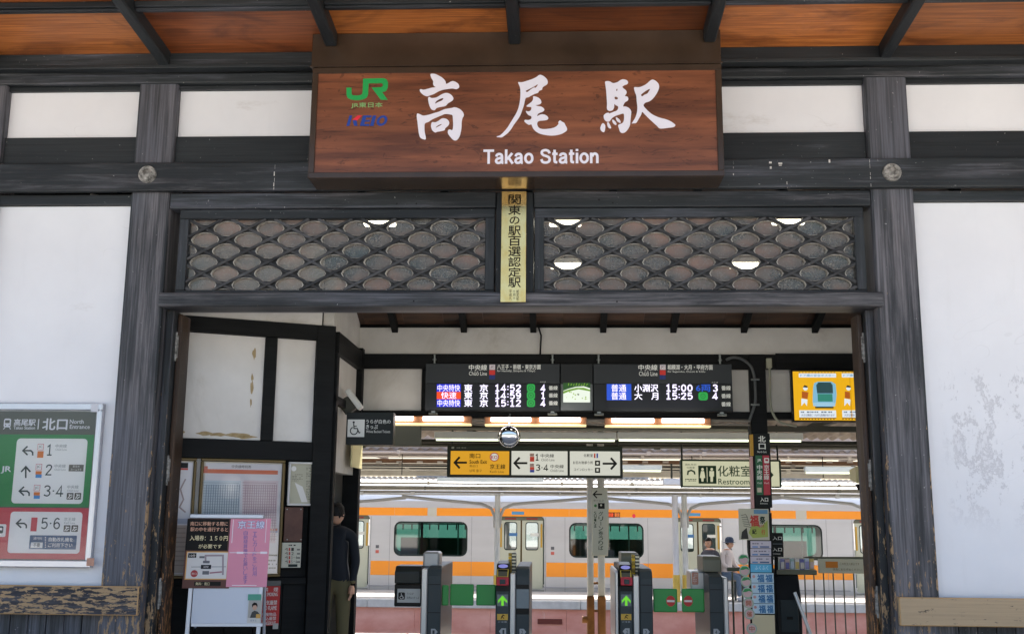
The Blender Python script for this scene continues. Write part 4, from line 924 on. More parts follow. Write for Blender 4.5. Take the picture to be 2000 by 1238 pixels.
pr.rect(470, 1031, 541, 1036, flat('#b85a44'), 2); pr.rect(470, 1036.2, 541, 1039, flat('#3a4a86'), 2); pr.rect(500, 1082, 541, 1085, flat('#4a4a48'), 2); pr.scribble(510, 1090, 540, 1112, 3, flat('#8a8a84'), 2, .4)
pr.build('print', o)
u0, v0, u1, v1 = AW.pbox(393, 903, 547, 1121, .03)
def sheet(fr, u0, v0, u1, v1, d, name, par, m, amp=.006, n=14, fq=9):
    v = []; 
    for j in range(n+1):
        for i in range(n+1):
            a, c = i/n, j/n; e = math.sin(math.pi*a)*math.sin(math.pi*c)
            v.append(fr.w(u0+(u1-u0)*a, v0+(v1-v0)*c, d+amp*e*(math.sin(fq*a+4*c*c)+math.cos(7*c-5*a))))
    return obj(name, mesh(name, v, [(j*(n+1)+i, j*(n+1)+i+1, (j+1)*(n+1)+i+1, (j+1)*(n+1)+i) for j in range(n) for i in range(n)], True), par, m)
sheet(AW, u0, v0, u1, v1, .036, 'plastic_cover', o, glass('film', (.96, .96, .97), 1.0, .05, .06), .005)
o, pr = framed('map_poster', 'framed map poster half hidden behind the left door post', 'poster', 300, 893, 378, 1130, 6, gold, flat('#cfc8b8'))
pr.rect(304, 902, 370, 1120, paper, 0); pr.rect(304, 903, 367, 913, flat('#2a2a28'), 1); pr.rect(304, 913.5, 367, 917, flat('#c8483c'), 1); pr.line([(362, 935), (352, 955), (358, 975), (350, 990), (362, 1000)], 3, flat('#a89896'), 1); pr.rect(304, 1025, 366, 1118, flat('#c2b4a6'), 1)
for i in range(9): pr.rect(306, 1030+i*9, 362, 1032+i*9, flat('#a89a8e'), 2)
pr.rect(304, 1012, 366, 1022, flat('#b2b6c2'), 1); pr.build('print', o)
o, pr = framed('white_framed_notice', 'small notice in rounded white frame beside the timetable', 'notice', 563, 902, 624, 987, 4, flat('#c8c6c2', .35), flat('#b8b6a8'))
pr.rect(567, 906, 620, 983, flat('#a9a690'), 0); pr.disc(573, 915, 5, flat('#d6d4ce'), 1); pr.scribble(597, 912, 617, 976, 20, flat('#6f6d5c'), 1, .4, 5); pr.poly([(575, 942), (590, 950), (600, 980), (588, 980)], flat('#cfcdc6'), 1); pr.scribble(570, 925, 590, 940, 5, flat('#6f6d5c'), 1, .4, 6); pr.build('print', o)
o = thing('cork_panel', tuple(AW.w(AW.hit(572, 1055)[0], AW.hit(572, 1055)[1], 0)), 'brown leather-look pinboard under the white framed notice', 'board'); pslab(AW, 555, 990, 591, 1057, .0, .02, noisy('brown_board', (.07, .026, .015), (.11, .045, .028), (8, 8, 8), .6), 'panel', o)
for px, py in ((560, 994), (587, 994), (560, 1053), (587, 1053)):
    uu, vv = AW.hit(px, py); slab(AW, uu-.006, vv-.006, uu+.006, vv+.006, .02, .026, hang, 'pin', o, .002)
o = thing('platform_notice', tuple(AW.w(AW.hit(570, 1108)[0], AW.hit(570, 1108)[1], 0)), 'small white platform number notice pinned below the brown board', 'notice')
pslab(AW, 550, 1059, 588, 1108, .0, .022, flat('#b9b8a6', g=1.1), 'plate', o); pr = Print(AW, .023); gk = flat('#3c3a34')
pr.scribble(560, 1062, 578, 1066, 1, gk, 1, .6); pr.build('heading_print', o); pr = Print(AW, .023)
for i, t in enumerate(('1', '2', '3・4', '5・6')): y = 1069+i*8; pr.line([(556, y+3), (560, y+1), (560, y+6)], 1.2, gk, 1); pr.rect(563, y, 566, y+6, flat('#b8402e'), 1); pr.text(t, 568, y, 570+3*len(t), y+6, gk, 1); pr.rect(579, y+2, 585, y+5, flat('#6a6860'), 1); pr.build('platform_row', o); pr = Print(AW, .023)
pr = Print(AW, .023); pr.rect(562, 1101, 580, 1106, flat('#24302c'), 1); pr.build('footer_print', o)
o = thing('no_smoking_sign', tuple(AW.w(AW.hit(529, 1222)[0], AW.hit(529, 1222)[1], 0)), 'red vertical no smoking sign beside the notice stand', 'sign')
pslab(AW, 505, 1143, 546, 1221, .02, .032, flat('#a81f1c', g=1.2), 'plate', o); pr = Print(AW, .033); ws = flat('#d8cfc8')
for t, a, b_, c, d in (('禁　煙', 514, 1146, 542, 1154), ('NO SMOKING', 511, 1156, 541, 1163), ('火気厳禁', 512, 1171, 540, 1180), ('NO FLAME', 512, 1182, 539, 1190), ('危険物品', 510, 1195, 538, 1202), ('持込厳禁', 510, 1203, 538, 1210), ('DANGEROUS', 510, 1212, 537, 1219)): pr.text(t, a, b_, c, d, ws, 1, .015)
pr.build('lettering', o)
uu, vv = AW.hit(538, 1218); slab(AW, uu-.03, vv-.04, uu+.02, vv+.01, .033, .036, flat('#a8a8a0'), 'tape', o, 0); uu, vv = AW.hit(530, 1139); slab(AW, uu-.07, vv-.02, uu+.08, vv+.03, .02, .05, flat('#4a4e4c', .4), 'clip', o)
# notice stand
NS = Frame((W(440, 1100, .42).x, .42, 0), (1, .12, 0), (0, .06, 1))
o = thing('notice_stand', tuple(NS.w(0, 0, 0)), 'white easel stand with black and pink posters in the doorway', 'notice stand'); alw = flat('#c6cad0', .35, metal=.4)
u0, v0, u1, v1 = NS.pbox(369, 1008, 514, 1224)
for u in (u0, u1-.035): slab(NS, u, .0, u+.035, v1-.04, -.03, .0, alw, 'leg', o)
MB_ = Frame(NS.w(0, 0, -.35)-Vector((0, 0, 0)), NS.ex, (0, -.12, 1))
for u in (u0, u1-.035): b = B(); b.tube([NS.w(u+.017, .0, -.55), NS.w(u+.017, v1-.1, -.035)], .014, alw); b.build('rear_leg', o)
u2, v2, u3, v3 = NS.pbox(362, 1006, 524, 1012, .012); slab(NS, u2+.03, v2, u3-.05, v3+.01, -.03, .035, alw, 'top_rail', o, .006)
u2, v2, u3, v3 = NS.pbox(372, 1216, 512, 1223); slab(NS, u2, v2, u3, v3, -.03, .004, alw, 'lower_rail', o)
pslab(NS, 374, 1140, 509, 1217, -.025, -.005, flat('#c9cfd8', .2), 'white_board', o)
pslab(NS, 359, 1012, 450, 1148, .0, .006, flat('#5a3226'), 'black_poster', o, 0); pslab(NS, 444, 1012, 523, 1146, .007, .012, flat('#d98a9e', .45), 'pink_poster', o, 0)
pr = Print(NS, .0066); blk = flat('#14120f'); cr = flat('#e0a98a'); cr2 = flat('#e8d8a8')
pr.rect(362, 1013, 444, 1074, blk, 0); pr.rect(361, 1076, 444, 1131, flat('#d8a050'), 0); pr.rect(363, 1078, 442, 1129, flat('#d6d2cc'), 1)
for t, x0, x1, y0, y1, m in (('南口に移動する際に', 370, 443, 1018, 1026, cr), ('駅の中を通行すると', 370, 443, 1029, 1037, cr), ('入場券：１５０円', 369, 443, 1045, 1055, cr2), ('が必要です', 386, 431, 1062, 1070, cr2)): pr.text(t, x0, y0, x1, y1, m, 1, .012)
pr.rect(366, 1079, 382, 1088, flat('#1c2420'), 2); pr.text('10分', 369, 1081, 380, 1087, ws, 3, .01)
tn = flat('#66666a'); pr.rect(388, 1085, 398, 1089, tn, 2); pr.line([(400, 1096), (400, 1084), (434, 1084), (434, 1122)], 3.5, flat('#9a8a8e'), 2); pr.rect(395, 1094, 408, 1099, tn, 2); pr.rect(391, 1102, 411, 1110, flat('#2e2e30'), 2); pr.text('高尾駅', 396, 1104, 406, 1108, ws, 3); pr.rect(394, 1114, 407, 1121, tn, 2); pr.line([(372, 1106), (440, 1106)], 1, tn, 1.6); pr.line([(408, 1118), (432, 1116)], 3, flat('#a07078'), 2)
pr.disc(378, 1119, 7, flat('#a83030'), 2); pr.text('南口', 373, 1117, 383, 1121, ws, 3); pr.rect(378, 1135, 430, 1143, flat('#1c1a14'), 1); pr.text('無料：南口', 381, 1136, 408, 1142, cr2, 2); pr.build('black_poster_print', o)
pr = Print(NS, .0128); pv = flat('#e6e2f0'); pb2 = flat('#3a6a9c')
pr.text('京王線', 463, 1017, 515, 1032, pb2, 1, .045); pr.text('京王線', 463, 1017, 515, 1032, pv, 2, .006)
pr.vtext('ＩＣカードをご利用', 492, 1038, 500, 1125, flat('#7a6aa8'), 1); pr.vtext('自動精算機でお願いします', 474, 1036, 482, 1140, flat('#7a6aa8'), 1); pr.rect(447, 1078, 521, 1080, flat('#e6c8d2'), 1); pr.build('pink_poster_print', o)
tp = flat('#ecdfe6', .15)
for a in ((452, 1014, 453.4, 1060), (517, 1014, 518.2, 1060), (452, 1142, 500, 1143.4), (461, 1077, 474, 1081), (507, 1077, 520, 1081.5)): pr = Print(NS, .0145); pr.rect(*a, tp, 1); pr.build('tape', o)
o = thing('leaflet', tuple(NS.w(NS.hit(496, 1217)[0], NS.hit(496, 1217)[1], .01)), 'flyer with green band and a dark-haired man clipped on the white board', 'flyer')
pslab(NS, 483, 1160, 509, 1217, .0, .003, flat('#c9c6be'), 'sheet', o, 0); pr = Print(NS, .0036); pr.rect(483, 1160, 509, 1172, flat('#4e9a80'), 0); pr.rect(484, 1172, 509, 1206, flat('#a8a49a'), 0)
pr.poly([(487, 1206), (491, 1195), (496, 1192), (502, 1194), (507, 1200), (508, 1206)], flat('#4a4a46'), 1); pr.disc(496.5, 1186, 4.2, flat('#c49a80'), 1.5, 5.2); pr.poly([(491.5, 1186), (491, 1180), (495, 1176), (500, 1177), (502, 1181), (501.5, 1186), (499, 1181.5), (494, 1182)], flat('#1c1815'), 2.5); pr.rect(499, 1199, 508, 1207, flat('#c89a4a'), 3); pr.text('ぽすと', 488, 1209, 500, 1213, flat('#5a7a9a'), 1); pr.build('print', o)
# yellow screen on the right
MF = FY(2.30); o = thing('poster_screen', tuple(W(1650, 822, 2.3)), 'bright yellow lit poster screen at the right of the hall', 'screen')
u0, v0, u1, v1 = MF.pbox(1547, 722, 1790, 824); slab(MF, u0, v0, u1, v1, -.09, 0, flat('#1c1c1a', .4), 'housing', o, .006)
b = B(); b.tube([MF.w(u0+.5, v0+.25, -.09), MF.w(u0+.5, v0+.25, -.24)], .03, BK); b.build('bracket', o)
pr = Print(MF, .001); Y1 = emis('#efb310', .9); Wh, Tl, Lt, Dk, Og = emis('#e8f2fa', .85), emis('#3fa08a', .6), emis('#8cc8e4', .75), emis('#26383a', .3), emis('#d06a20', .6)
pr.rect(1550, 725.5, 1788, 821, Y1, 0); pr.rect(1660, 726, 1663, 821, emis('#e0a80c', .8), 1)
for ox in (0, 84, 168):
    pr.rrect(1560+ox, 729, 1633+ox, 737, Wh, 1, .1); pr.text('ドア横の安全ポスター', 1563+ox, 730.5, 1630+ox, 735.5, emis('#3f9ad0', .6), 2, .01)
    for i in range(12):
        pr.rect(1560+ox+i*6.2, 726.5, 1563+ox+i*6.2, 728, Dk, 1); pr.rect(1561+ox+i*6, 817.5, 1564+ox+i*6, 819, Dk, 1)
    pr.poly([(1588+ox, 757), (1590+ox, 748), (1597+ox, 745), (1624+ox, 745), (1632+ox, 750), (1634+ox, 770), (1632+ox, 788), (1626+ox, 794), (1594+ox, 794), (1587+ox, 786)], Lt, 1)
    pr.poly([(1594+ox, 752), (1598+ox, 746.5), (1622+ox, 746.5), (1626+ox, 752), (1627+ox, 768), (1596+ox, 768)], emis('#3f6a70', .4), 2); pr.rect(1597+ox, 769, 1626+ox, 784, Tl, 2); pr.rect(1588+ox, 786, 1631+ox, 793, emis('#a8d4ea', .8), 2); pr.rect(1592+ox, 794, 1628+ox, 797, Dk, 1)
    pr.disc(1573+ox, 758, 4.5, Wh, 1); pr.poly([(1568+ox, 756), (1571+ox, 752), (1577+ox, 754), (1577+ox, 757)], Dk, 2); pr.poly([(1566+ox, 764), (1579+ox, 766), (1577+ox, 779), (1566+ox, 777)], Og, 1); pr.poly([(1565+ox, 778), (1577+ox, 780), (1576+ox, 793), (1571+ox, 786), (1565+ox, 793)], Wh, 1.5)
    pr.rect(1561+ox, 801, 1633+ox, 815, Wh, 1); pr.rect(1561+ox, 815.2, 1633+ox, 816.4, Dk, 1); pr.scribble(1564+ox, 802, 1630+ox, 807, 1, emis('#7a8aa0', .4), 2, .5, 3); pr.text('大きな事故につながる危険があります', 1565+ox, 808, 1630+ox, 813, emis('#5a4a80', .4), 2, .01)
pr.build('screen_picture', o)
# conduits and socket on the back wall
gc = flat('#4a4d4c', .5); b = B()
pts = catmull([(1418, 703), (1432, 698), (1450, 702), (1466, 715), (1473, 735), (1475, 760), (1475, 785), (1469, 805), (1463, 823)], 4, False); b.tube([W(x, y, 2.49) for x, y in pts], .016, gc, 8)
o = b.build('cable'); tag(o, 'thick grey cable looping from the departure board down the black post', 'cable')
for py in (741, 790):
    p = W(1475, py, 2.48); b = B(); b.tube([p+Vector((-.045, 0, 0)), p+Vector((.045, 0, 0))], .011, hang, 8); b.build('cable_clip', st)
o = thing('socket_box', tuple(W(1502, 718, 2.5)), 'small cream socket box with a pipe running down beside the black post', 'socket box')
pslab(FY(2.5), 1497, 699, 1508, 719, -.04, .0, flat('#9a9a84'), 'box', o, .006); b = B(); b.tube([W(x, y, 2.5) for x, y in catmull([(1503, 718), (1504, 750), (1505, 790), (1512, 812), (1523, 824), (1540, 829), (1556, 832)], 4, False)], .013, flat('#8f8f7c'), 8); b.build('pipe', o)
b = B(); b.tube([W(x, y, 2.56) for x, y in ((1052, 640), (1057, 655), (1056, 672), (1055, 695))], .010, BK, 8); tag(b.build('wire'), 'thin black wire hanging across the pale wall band above the board', 'wire')

# ================================================================== TICKET GATES
steel = flat('#b9bcbc', .3, metal=.7); dgrey = flat('#3c4446', .4); olive = flat('#4b4d42', .35); blackp = flat('#121413', .35); lgrey = flat('#6f7b80', .4); grnf = flat('#1f8a3a', .35); green_e = emis('#6fd42a', .9)
GY = 2.5
def gz(y, Y=GY): return W(1100, y, Y).z
def stack_a(o, x0, x1, num):
    """reader side of a gate: touch pad, ticket slot, card reader, arrow display"""
    k = (x1-x0)/27.; X0, X1 = W(x0, 1160, GY).x, W(x1, 1160, GY).x
    box('cabinet', o, X0, X1, GY, GY+1.3, 0, gz(1143), dgrey, .012)
    b = B(); b.prism([(GY-.02, gz(1143)), (GY-.02, gz(1128)), (GY+.10, gz(1102)), (GY+.35, gz(1098)), (GY+1.2, gz(1104)), (GY+1.2, gz(1143))], 'x', X0+.004, X1-.004, blackp); b.build('reader_head', o, bevel=.012)
    sl0 = Vector((0, .12, gz(1102)-gz(1128))); FR_ = Frame((X0, GY-.02, gz(1128)), (1, 0, 0), sl0); wd = X1-X0; L = sl0.length
    pr = Print(FR_, .003); c = wd/2
    def el(cu, cv, ru, rv, m, l, n=20): pr.put([(cu+ru*math.cos(2*math.pi*i/n), cv+rv*math.sin(2*math.pi*i/n)) for i in range(n)], [tuple(range(n))], m, l)
    el(c, L*.80, wd*.36, L*.14, flat('#8f8fd8', .3, emit=.35), 1)
    R4 = lambda a, b2, c2, d, m, l: pr.put([(wd*a, L*b2), (wd*c2, L*b2), (wd*c2, L*d), (wd*a, L*d)], [(0, 1, 2, 3)], m, l)
    R4(.08, .02, .92, .58, flat('#b8a23c'), 1); R4(.17, .06, .83, .50, olive, 2); R4(.15, .40, .85, .55, blackp, 3); pr.build('touch_pad', o)
    rb = PB(x0+2*k, 1126, x1-1*k, 1142, GY); b = B(); zc = (rb[2]+rb[3])/2
    b.prism([(GY-.05, rb[2]), (GY-.025, rb[3]), (GY-.001, rb[3]), (GY-.001, rb[2])], 'x', rb[0], rb[1], flat('#b3202a', .35)); b.build('card_reader', o, bevel=.006)
    box('reader_slot', o, rb[0]+.035, rb[1]-.035, GY-.056, GY-.03, zc-.03, zc+.02, dgrey, .004)
    F_ = FY(GY); pr = Print(F_); pr.rect(x0+.5, 1142.5, x1-.5, 1154, blackp, 1); pr.build('dark_band', o); pr = Print(F_)
    pr.rect(x0+3*k, 1160, x1-3*k, 1183, flat('#5d6b6e', .3), 1); cx = (x0+x1)/2
    pr.line([(cx, 1182), (cx, 1167)], 5*k, green_e, 2); pr.poly([(cx-9*k, 1172), (cx, 1162), (cx+9*k, 1172), (cx+9*k, 1177), (cx, 1168), (cx-9*k, 1177)], green_e, 2.6); pr.build('arrow_display', o); pr = Print(F_)
    pr.rect(x0+3*k, 1198, x1-3*k, 1210, flat('#c9a23a'), 1); pr.line([(cx-3, 1207), (cx+1, 1200), (cx+4, 1202)], 1.6, blackp, 2); pr.line([(cx-2, 1202), (cx+3, 1207)], 1.4, blackp, 2.5); pr.text('ご注意', x0+5*k, 1212, x1-5*k, 1215, flat('#b9bcbc'), 1); pr.build('warning_sticker', o); pr = Print(F_)
    pr.poly([(cx-7*k, 1232), (cx-2*k, 1226), (cx+7*k, 1226), (cx+7*k, 1239), (cx-2*k, 1239)], flat('#a9acac'), 1); pr.text(num, cx, 1229, cx+3.5*k, 1237, dgrey, 2, .01); pr.build('number_tag', o)
def stack_b(o, x0, x1, ytop, num, light=True):
    Y = GY+.05; X0, X1 = W(x0, 1170, Y).x, W(x1, 1170, Y).x; zt = gz(ytop, Y)
    b = B(); b.prism([(Y, 0), (Y, zt-.10), (Y+.04, zt-.025), (Y+.12, zt), (Y+1.25, zt), (Y+1.25, 0)], 'x', X0, X1, dgrey); b.build('cabinet', o, bevel=.012, segs=2)
    F_ = FY(Y); pr = Print(F_)
    if light: pr.rect(x0+1, 1141, x1-1, 1149, blackp, 1); pr.rect(x0+1, 1150, x1-1, 1187, lgrey, 1); pr.rect(x0+.8, 1188, x1-.8, 1199, blackp, 1)
    else: pr.rect(x0+1, ytop+32, x1-1, ytop+33.4, blackp, 1); pr.rect(x0+1, 1195, x1-1, 1196.2, blackp, 1)
    pr.build('front_band', o); pr = Print(F_)
    cx = (x0+x1)/2; pr.poly([(cx-6, 1227), (cx+2, 1227), (cx+7, 1233), (cx+2, 1240), (cx-6, 1240)], flat('#a9acac'), 1); pr.text(num, cx-3, 1230, cx+1, 1237, dgrey, 2, .01); pr.build('number_tag', o)
def side_strip(o, x0, x1, ytop, Y=GY+.02):
    X0, X1 = W(x0, 1170, Y).x, W(x1, 1170, Y).x; box('steel_body', o, X0, X1, Y, Y+1.22, 0, gz(ytop, Y), steel, .01)
def sensor_pole(o, x0, x1, y0, y1):
    Y = GY+.3; X0, X1 = W(x0, 1090, Y).x, W(x1, 1090, Y).x; z0, z1 = gz(y1, Y), gz(y0, Y); n = 6; h = (z1-z0)/n; xm = X0+(X1-X0)*.42
    b = B(); b.box(xm, X1, Y, Y+.12, z0, z1, olive); b.build('sensor_housing', o, bevel=.008)
    for i in range(n): box('stripe', o, X0, xm-.001, Y-.004, Y+.1, z0+i*h+.003, z0+(i+1)*h-.003, flat('#e6bc22' if i % 2 == 0 else '#a88a1c', .5), .002)
    for i in range(n): box('stripe', o, xm+.003, X1-.003, Y-.007, Y-.0005, z0+i*h+.004, z0+(i+.55)*h, flat('#efe6c4', .5), .001)
def hood(o, x0, x1, y0, y1, Y=GY+.5):
    X0, X1, z0, z1 = PB(x0, y0, x1, y1, Y); b = B(); b.prism([(Y, z0), (Y, z1-.04), (Y+.04, z1), (Y+.5, z1), (Y+.5, z0)], 'x', X0, X1, flat('#6a6a58', .4)); b.build('sensor_hood', o, bevel=.012, segs=2)
def flap(o, x0, x1, y0, y1, sign=0):
    Y = GY+.11; X0, X1, z0, z1 = PB(x0, y0, x1, y1, Y); box('flap', o, X0, X1, Y, Y+.035, z0, z1, grnf, .012, None, 2)
    if sign:
        pr = Print(FY(Y)); pr.disc(sign, (y0+y1)/2+1, 9, flat('#b5241c', .4), 1, 10.5); pr.rect(sign-7.5, (y0+y1)/2-1, sign+7.5, (y0+y1)/2+3, flat('#d8d0cc'), 2); pr.build('no_entry_mark', o)
GR = 'ticket gates across the hall'
o = thing('ticket_gate', (W(850, 1200, GY).x, GY, 0), 'leftmost ticket gate, with wheelchair plate and wide green flaps', 'ticket gate', GR)
side_strip(o, 822, 834, 1113); stack_b(o, 834.5, 861, 1108, '1', False); 
Y = GY+.1; X0, X1, z0, z1 = PB(770, 1140, 822, 1184, Y); box('plate_box', o, X0, X1, Y, Y+.3, z0, z1, blackp, .01); X0, X1, z0, z1 = PB(770, 1105, 821, 1140, Y); b = B(); b.prism([(Y+.02, z0), (Y+.02, z1-.06), (Y+.1, z1), (Y+.4, z1), (Y+.4, z0)], 'x', X0, X1, flat('#2c3230', .3)); b.build('machine_head', o, bevel=.015, segs=2)
pr = Print(FY(Y)); pr.rect(776, 1149, 821, 1176, flat('#b4b6b0'), 1); pr.rrect(778, 1156, 791, 1170, blackp, 2, .15); wheelchair(pr, 784, 1163.5, .42, flat('#d0d0cc'), 3); pr.text('うらが', 795, 1156, 808, 1161, blackp, 2); pr.text('白色のきっぷ', 795, 1164, 819, 1169, blackp, 2); pr.build('plate_print', o)
X0, X1, z0, z1 = PB(826, 1077, 858, 1108, GY+.3); box('card_unit', o, X0, X1, GY+.3, GY+.6, z0, z1, flat('#a8aaaa', .35, metal=.4), .02)
flap(o, 863, 876, 1142, 1182); flap(o, 879, 925, 1140, 1182)
o = thing('ticket_gate', (W(1000, 1200, GY).x, GY, 0), 'second ticket gate from the left, beside the wide flaps, with a green arrow', 'ticket gate', GR)
stack_a(o, 968, 995, '1'); side_strip(o, 995.3, 1007, 1120); stack_b(o, 1007.5, 1034, 1107, '2'); sensor_pole(o, 993, 1008, 1080, 1119); flap(o, 930, 968, 1141, 1182)
o = thing('ticket_gate', (W(1243, 1200, GY).x, GY, 0), 'third ticket gate, standing right of the platform signpost with a green arrow', 'ticket gate', GR)
stack_a(o, 1210, 1236, '2'); side_strip(o, 1236.3, 1249, 1122); stack_b(o, 1249.5, 1275, 1109, '3', False); sensor_pole(o, 1234, 1249, 1081, 1122); hood(o, 1213, 1247, 1079, 1104, GY+.7); flap(o, 1276, 1323, 1149, 1195, 1310)
X0 = W(1209, 1170, GY+.02).x; box('steel_side', o, X0-.04, X0-.002, GY+.05, GY+1.1, .25, gz(1112), steel, .03, None, 2)
o = thing('ticket_gate', (W(1400, 1200, GY).x, GY, 0), 'rightmost ticket gate, with a tall olive hood and a stickered steel side', 'ticket gate', GR)
stack_b(o, 1386, 1413, 1118, '4', False); side_strip(o, 1413.3, 1423, 1124); hood(o, 1373, 1409, 1086, 1117, GY+.35); flap(o, 1332, 1376, 1149, 1195, 1344)
X0, X1, z0, z1 = PB(1349, 1115, 1385, 1147, GY+.5); box('steel_side', o, X0, X1, GY+.5, GY+.9, z0-.05, z1, steel, .02, None, 2)
pr = Print(FY(GY+.5)); pr.rrect(1351, 1117, 1364, 1141, flat('#c88a74'), 1, .2); pr.scribble(1353, 1119, 1362, 1139, 6, flat('#d8c0b4'), 2, .5); pr.build('sticker', o)
for i in (0, 1): X0, X1, z0, z1 = PB(1377+i*4, 1146, 1380+i*4, 1198, GY+.7); box('hinge_bar', o, X0, X1, GY+.72, GY+.75, z0, z1, blackp, .004)

# ================================================================== NOTICES ROUND THE BLACK HALL POST
PFm = FY(2.505); o = thing('entrance_sign', tuple(W(1490, 992, 2.5)), 'narrow vertical exit sign on the black post, green and red panels below white characters', 'sign')
pr = Print(PFm, .001); dkp, gp, rp_, wv = flat('#161a17', .4), flat('#1d5a34', .4, emit=.1), flat('#a32a34', .4, emit=.1), flat('#d2d2c6', .4, g=1.2)
slab(PFm, *PFm.pbox(1473, 846, 1506, 991)[:4], -.02, 0, dkp, 'panel', o)
pr.text('北', 1481, 851, 1495, 863, wv, 2, .03); pr.text('口', 1482, 866, 1495, 877, wv, 2, .03); pr.text('North Exit', 1479, 880, 1497, 884, wv, 2); pr.build('exit_lettering', o); pr = Print(PFm, .001); pr.rect(1476.5, 889, 1489.5, 966, gp, 1)
pr.text('JR', 1479, 896, 1487, 902, wv, 2, .03); pr.vtext('中央線', 1478.5, 907, 1488.5, 937, wv, 2, .015); pr.text('Chūō', 1479, 941, 1488, 944.5, wv, 2); pr.rect(1479, 952, 1487.5, 961, flat('#c0b49a'), 2); pr.build('green_panel', o); pr = Print(PFm, .001); pr.rect(1490.5, 889, 1503.5, 966, rp_, 1); pr.rrect(1492.5, 894, 1502, 904, wv, 2, .15); pr.rect(1494.5, 896, 1500, 900, rp_, 3); pr.vtext('京王線', 1492, 907, 1502, 937, wv, 2, .015); pr.text('Keiō', 1493, 941, 1502, 944.5, wv, 2); pr.build('red_panel', o); pr = Print(PFm, .001)
pr.text('入口', 1485, 971, 1500, 979, wv, 2, .02); pr.text('Entrance', 1485, 981, 1499, 984, wv, 2); pr.build('lettering', o)
tag(pslab(FY(2.5), 1466, 848, 1471.5, 890, -.06, .004, flat('#c0902a'), 'yellow_strip', o), None); pslab(FY(2.5), 1467, 891, 1472, 992, -.06, .004, flat('#c89a94'), 'pink_strip', o)
# campaign poster and leaflet column
YC = 2.2; CF = Frame((W(1480, 1230, YC).x, YC, 0), (1, 0, 0), (0, 0, 1))
o = thing('leaflet_stand', tuple(W(1490, 1300, YC)), 'upright leaflet stand with blue lucky-character cards and a colourful poster on top', 'leaflet stand')
o.location.z = 0
pslab(CF, 1464, 1000, 1512, 1262, -.05, -.003, flat('#1b1a18'), 'upright', o); box('foot', o, CF.w(CF.hit(1440, 1250)[0], 0)[0], CF.w(CF.hit(1535, 1250)[0], 0)[0], YC-.2, YC+.25, 0, .03, flat('#2a2a28'), .01)
pslab(CF, 1443, 993, 1502, 1054, -.003, .004, flat('#b9b49a'), 'top_poster', o, 0)
pr = Print(CF, .005); pr.rect(1472, 995, 1499, 1003, flat('#5a86a0'), 1); pr.poly([(1462, 1040), (1470, 1020), (1485, 1030), (1499, 1015), (1500, 1048), (1470, 1050)], flat('#9aa64a'), 1); pr.text('福', 1465, 1006, 1481, 1027, flat('#b5382a'), 2, .04); pr.text('めぐり', 1482, 1024, 1492, 1030, flat('#b5382a'), 3, .02); pr.text('紀', 1469, 1033, 1477, 1042, blackp, 3, .03); pr.text('行', 1487, 1034, 1494, 1043, flat('#c0562c'), 3, .03); pr.text('祭', 1484, 1008, 1494, 1022, flat('#24382c'), 3, .03)
for i in range(6): pr.line([(1447+i, 1006+i*4), (1456+i*2, 1004+i*5), (1460+i, 1010+i*4)], 1.3, flat('#6c6a5a'), 1)
pr.poly([(1447, 1052), (1449, 1038), (1458, 1030), (1462, 1052)], flat('#3c3a34'), 1.6); pr.build('top_poster_print', o)
for i in range(3):
    pslab(CF, 1466, 1056+i*15, 1506, 1070+i*15, -.003, .006, flat('#c4bcc2'), 'card', o, 0); pr = Print(CF, .0065); pr.scribble(1469, 1059+i*15, 1502, 1063+i*15, 1, flat('#7a747e'), 1, .6, i); pr.rect(1469, 1066+i*15, 1480, 1068.6+i*15, flat('#5a86b8'), 1); pr.rect(1484, 1066+i*15, 1502, 1068.6+i*15, flat('#3c5a86'), 1); pr.build('card_print', o)
pslab(CF, 1466, 1101, 1507, 1117, -.003, .006, flat('#5ab0d2'), 'card', o, 0); pr = Print(CF, .0065); pr.text('ふくふく', 1474, 1104, 1500, 1112, flat('#b8e0ee'), 1, .02); pr.build('card_print', o)
for i in range(4):
    pslab(CF, 1467+i, 1118.5+i*20, 1511+i*.6, 1137.5+i*20, -.003, .006, flat('#b4cdd8'), 'card', o, 0); pr = Print(CF, .0065); y = 1119+i*20; pr.disc(1472+i, y+6, 3, flat('#c89a94'), 1); pr.text('福', 1479+i, y+2, 1492+i, y+17, flat('#1f6a9c'), 1, .03); pr.text('福', 1495+i, y+2, 1508+i*.6, y+17, flat('#1f6a9c'), 1, .03); pr.build('card_print', o)
pslab(CF, 1470, 1200, 1514, 1260, -.003, .006, flat('#c8bc98'), 'card', o, 0)
for i, (cx, cy) in enumerate(((1452, 1092), (1454, 1114), (1457, 1135), (1459.5, 1157), (1461.5, 1177), (1463.5, 1198), (1468, 1227))):
    b = B(); u, v = CF.hit(cx, cy); b.lathe([(.055, -.002), (.055, .004), (.0, .005)], CF.w(u, v, .008), (0, -1, 0), flat('#c8a8a6')); b.build('round_badge', o)
    pr = Print(CF, .0135); pr.ring(cx, cy, 8.3, 10, flat('#8fb89a'), 1)
    if i < 4: pr.poly([(cx-9, cy-2), (cx-5, cy-8), (cx+5, cy-8), (cx+9, cy-2), (cx+3, cy-4), (cx-3, cy-2)], flat('#2f8a4a'), 2)
    else: pr.text('開催中'[i-4], cx-5, cy-5, cx+5, cy+5, flat('#b06a4a'), 2, .02)
    pr.build('badge_print', o)
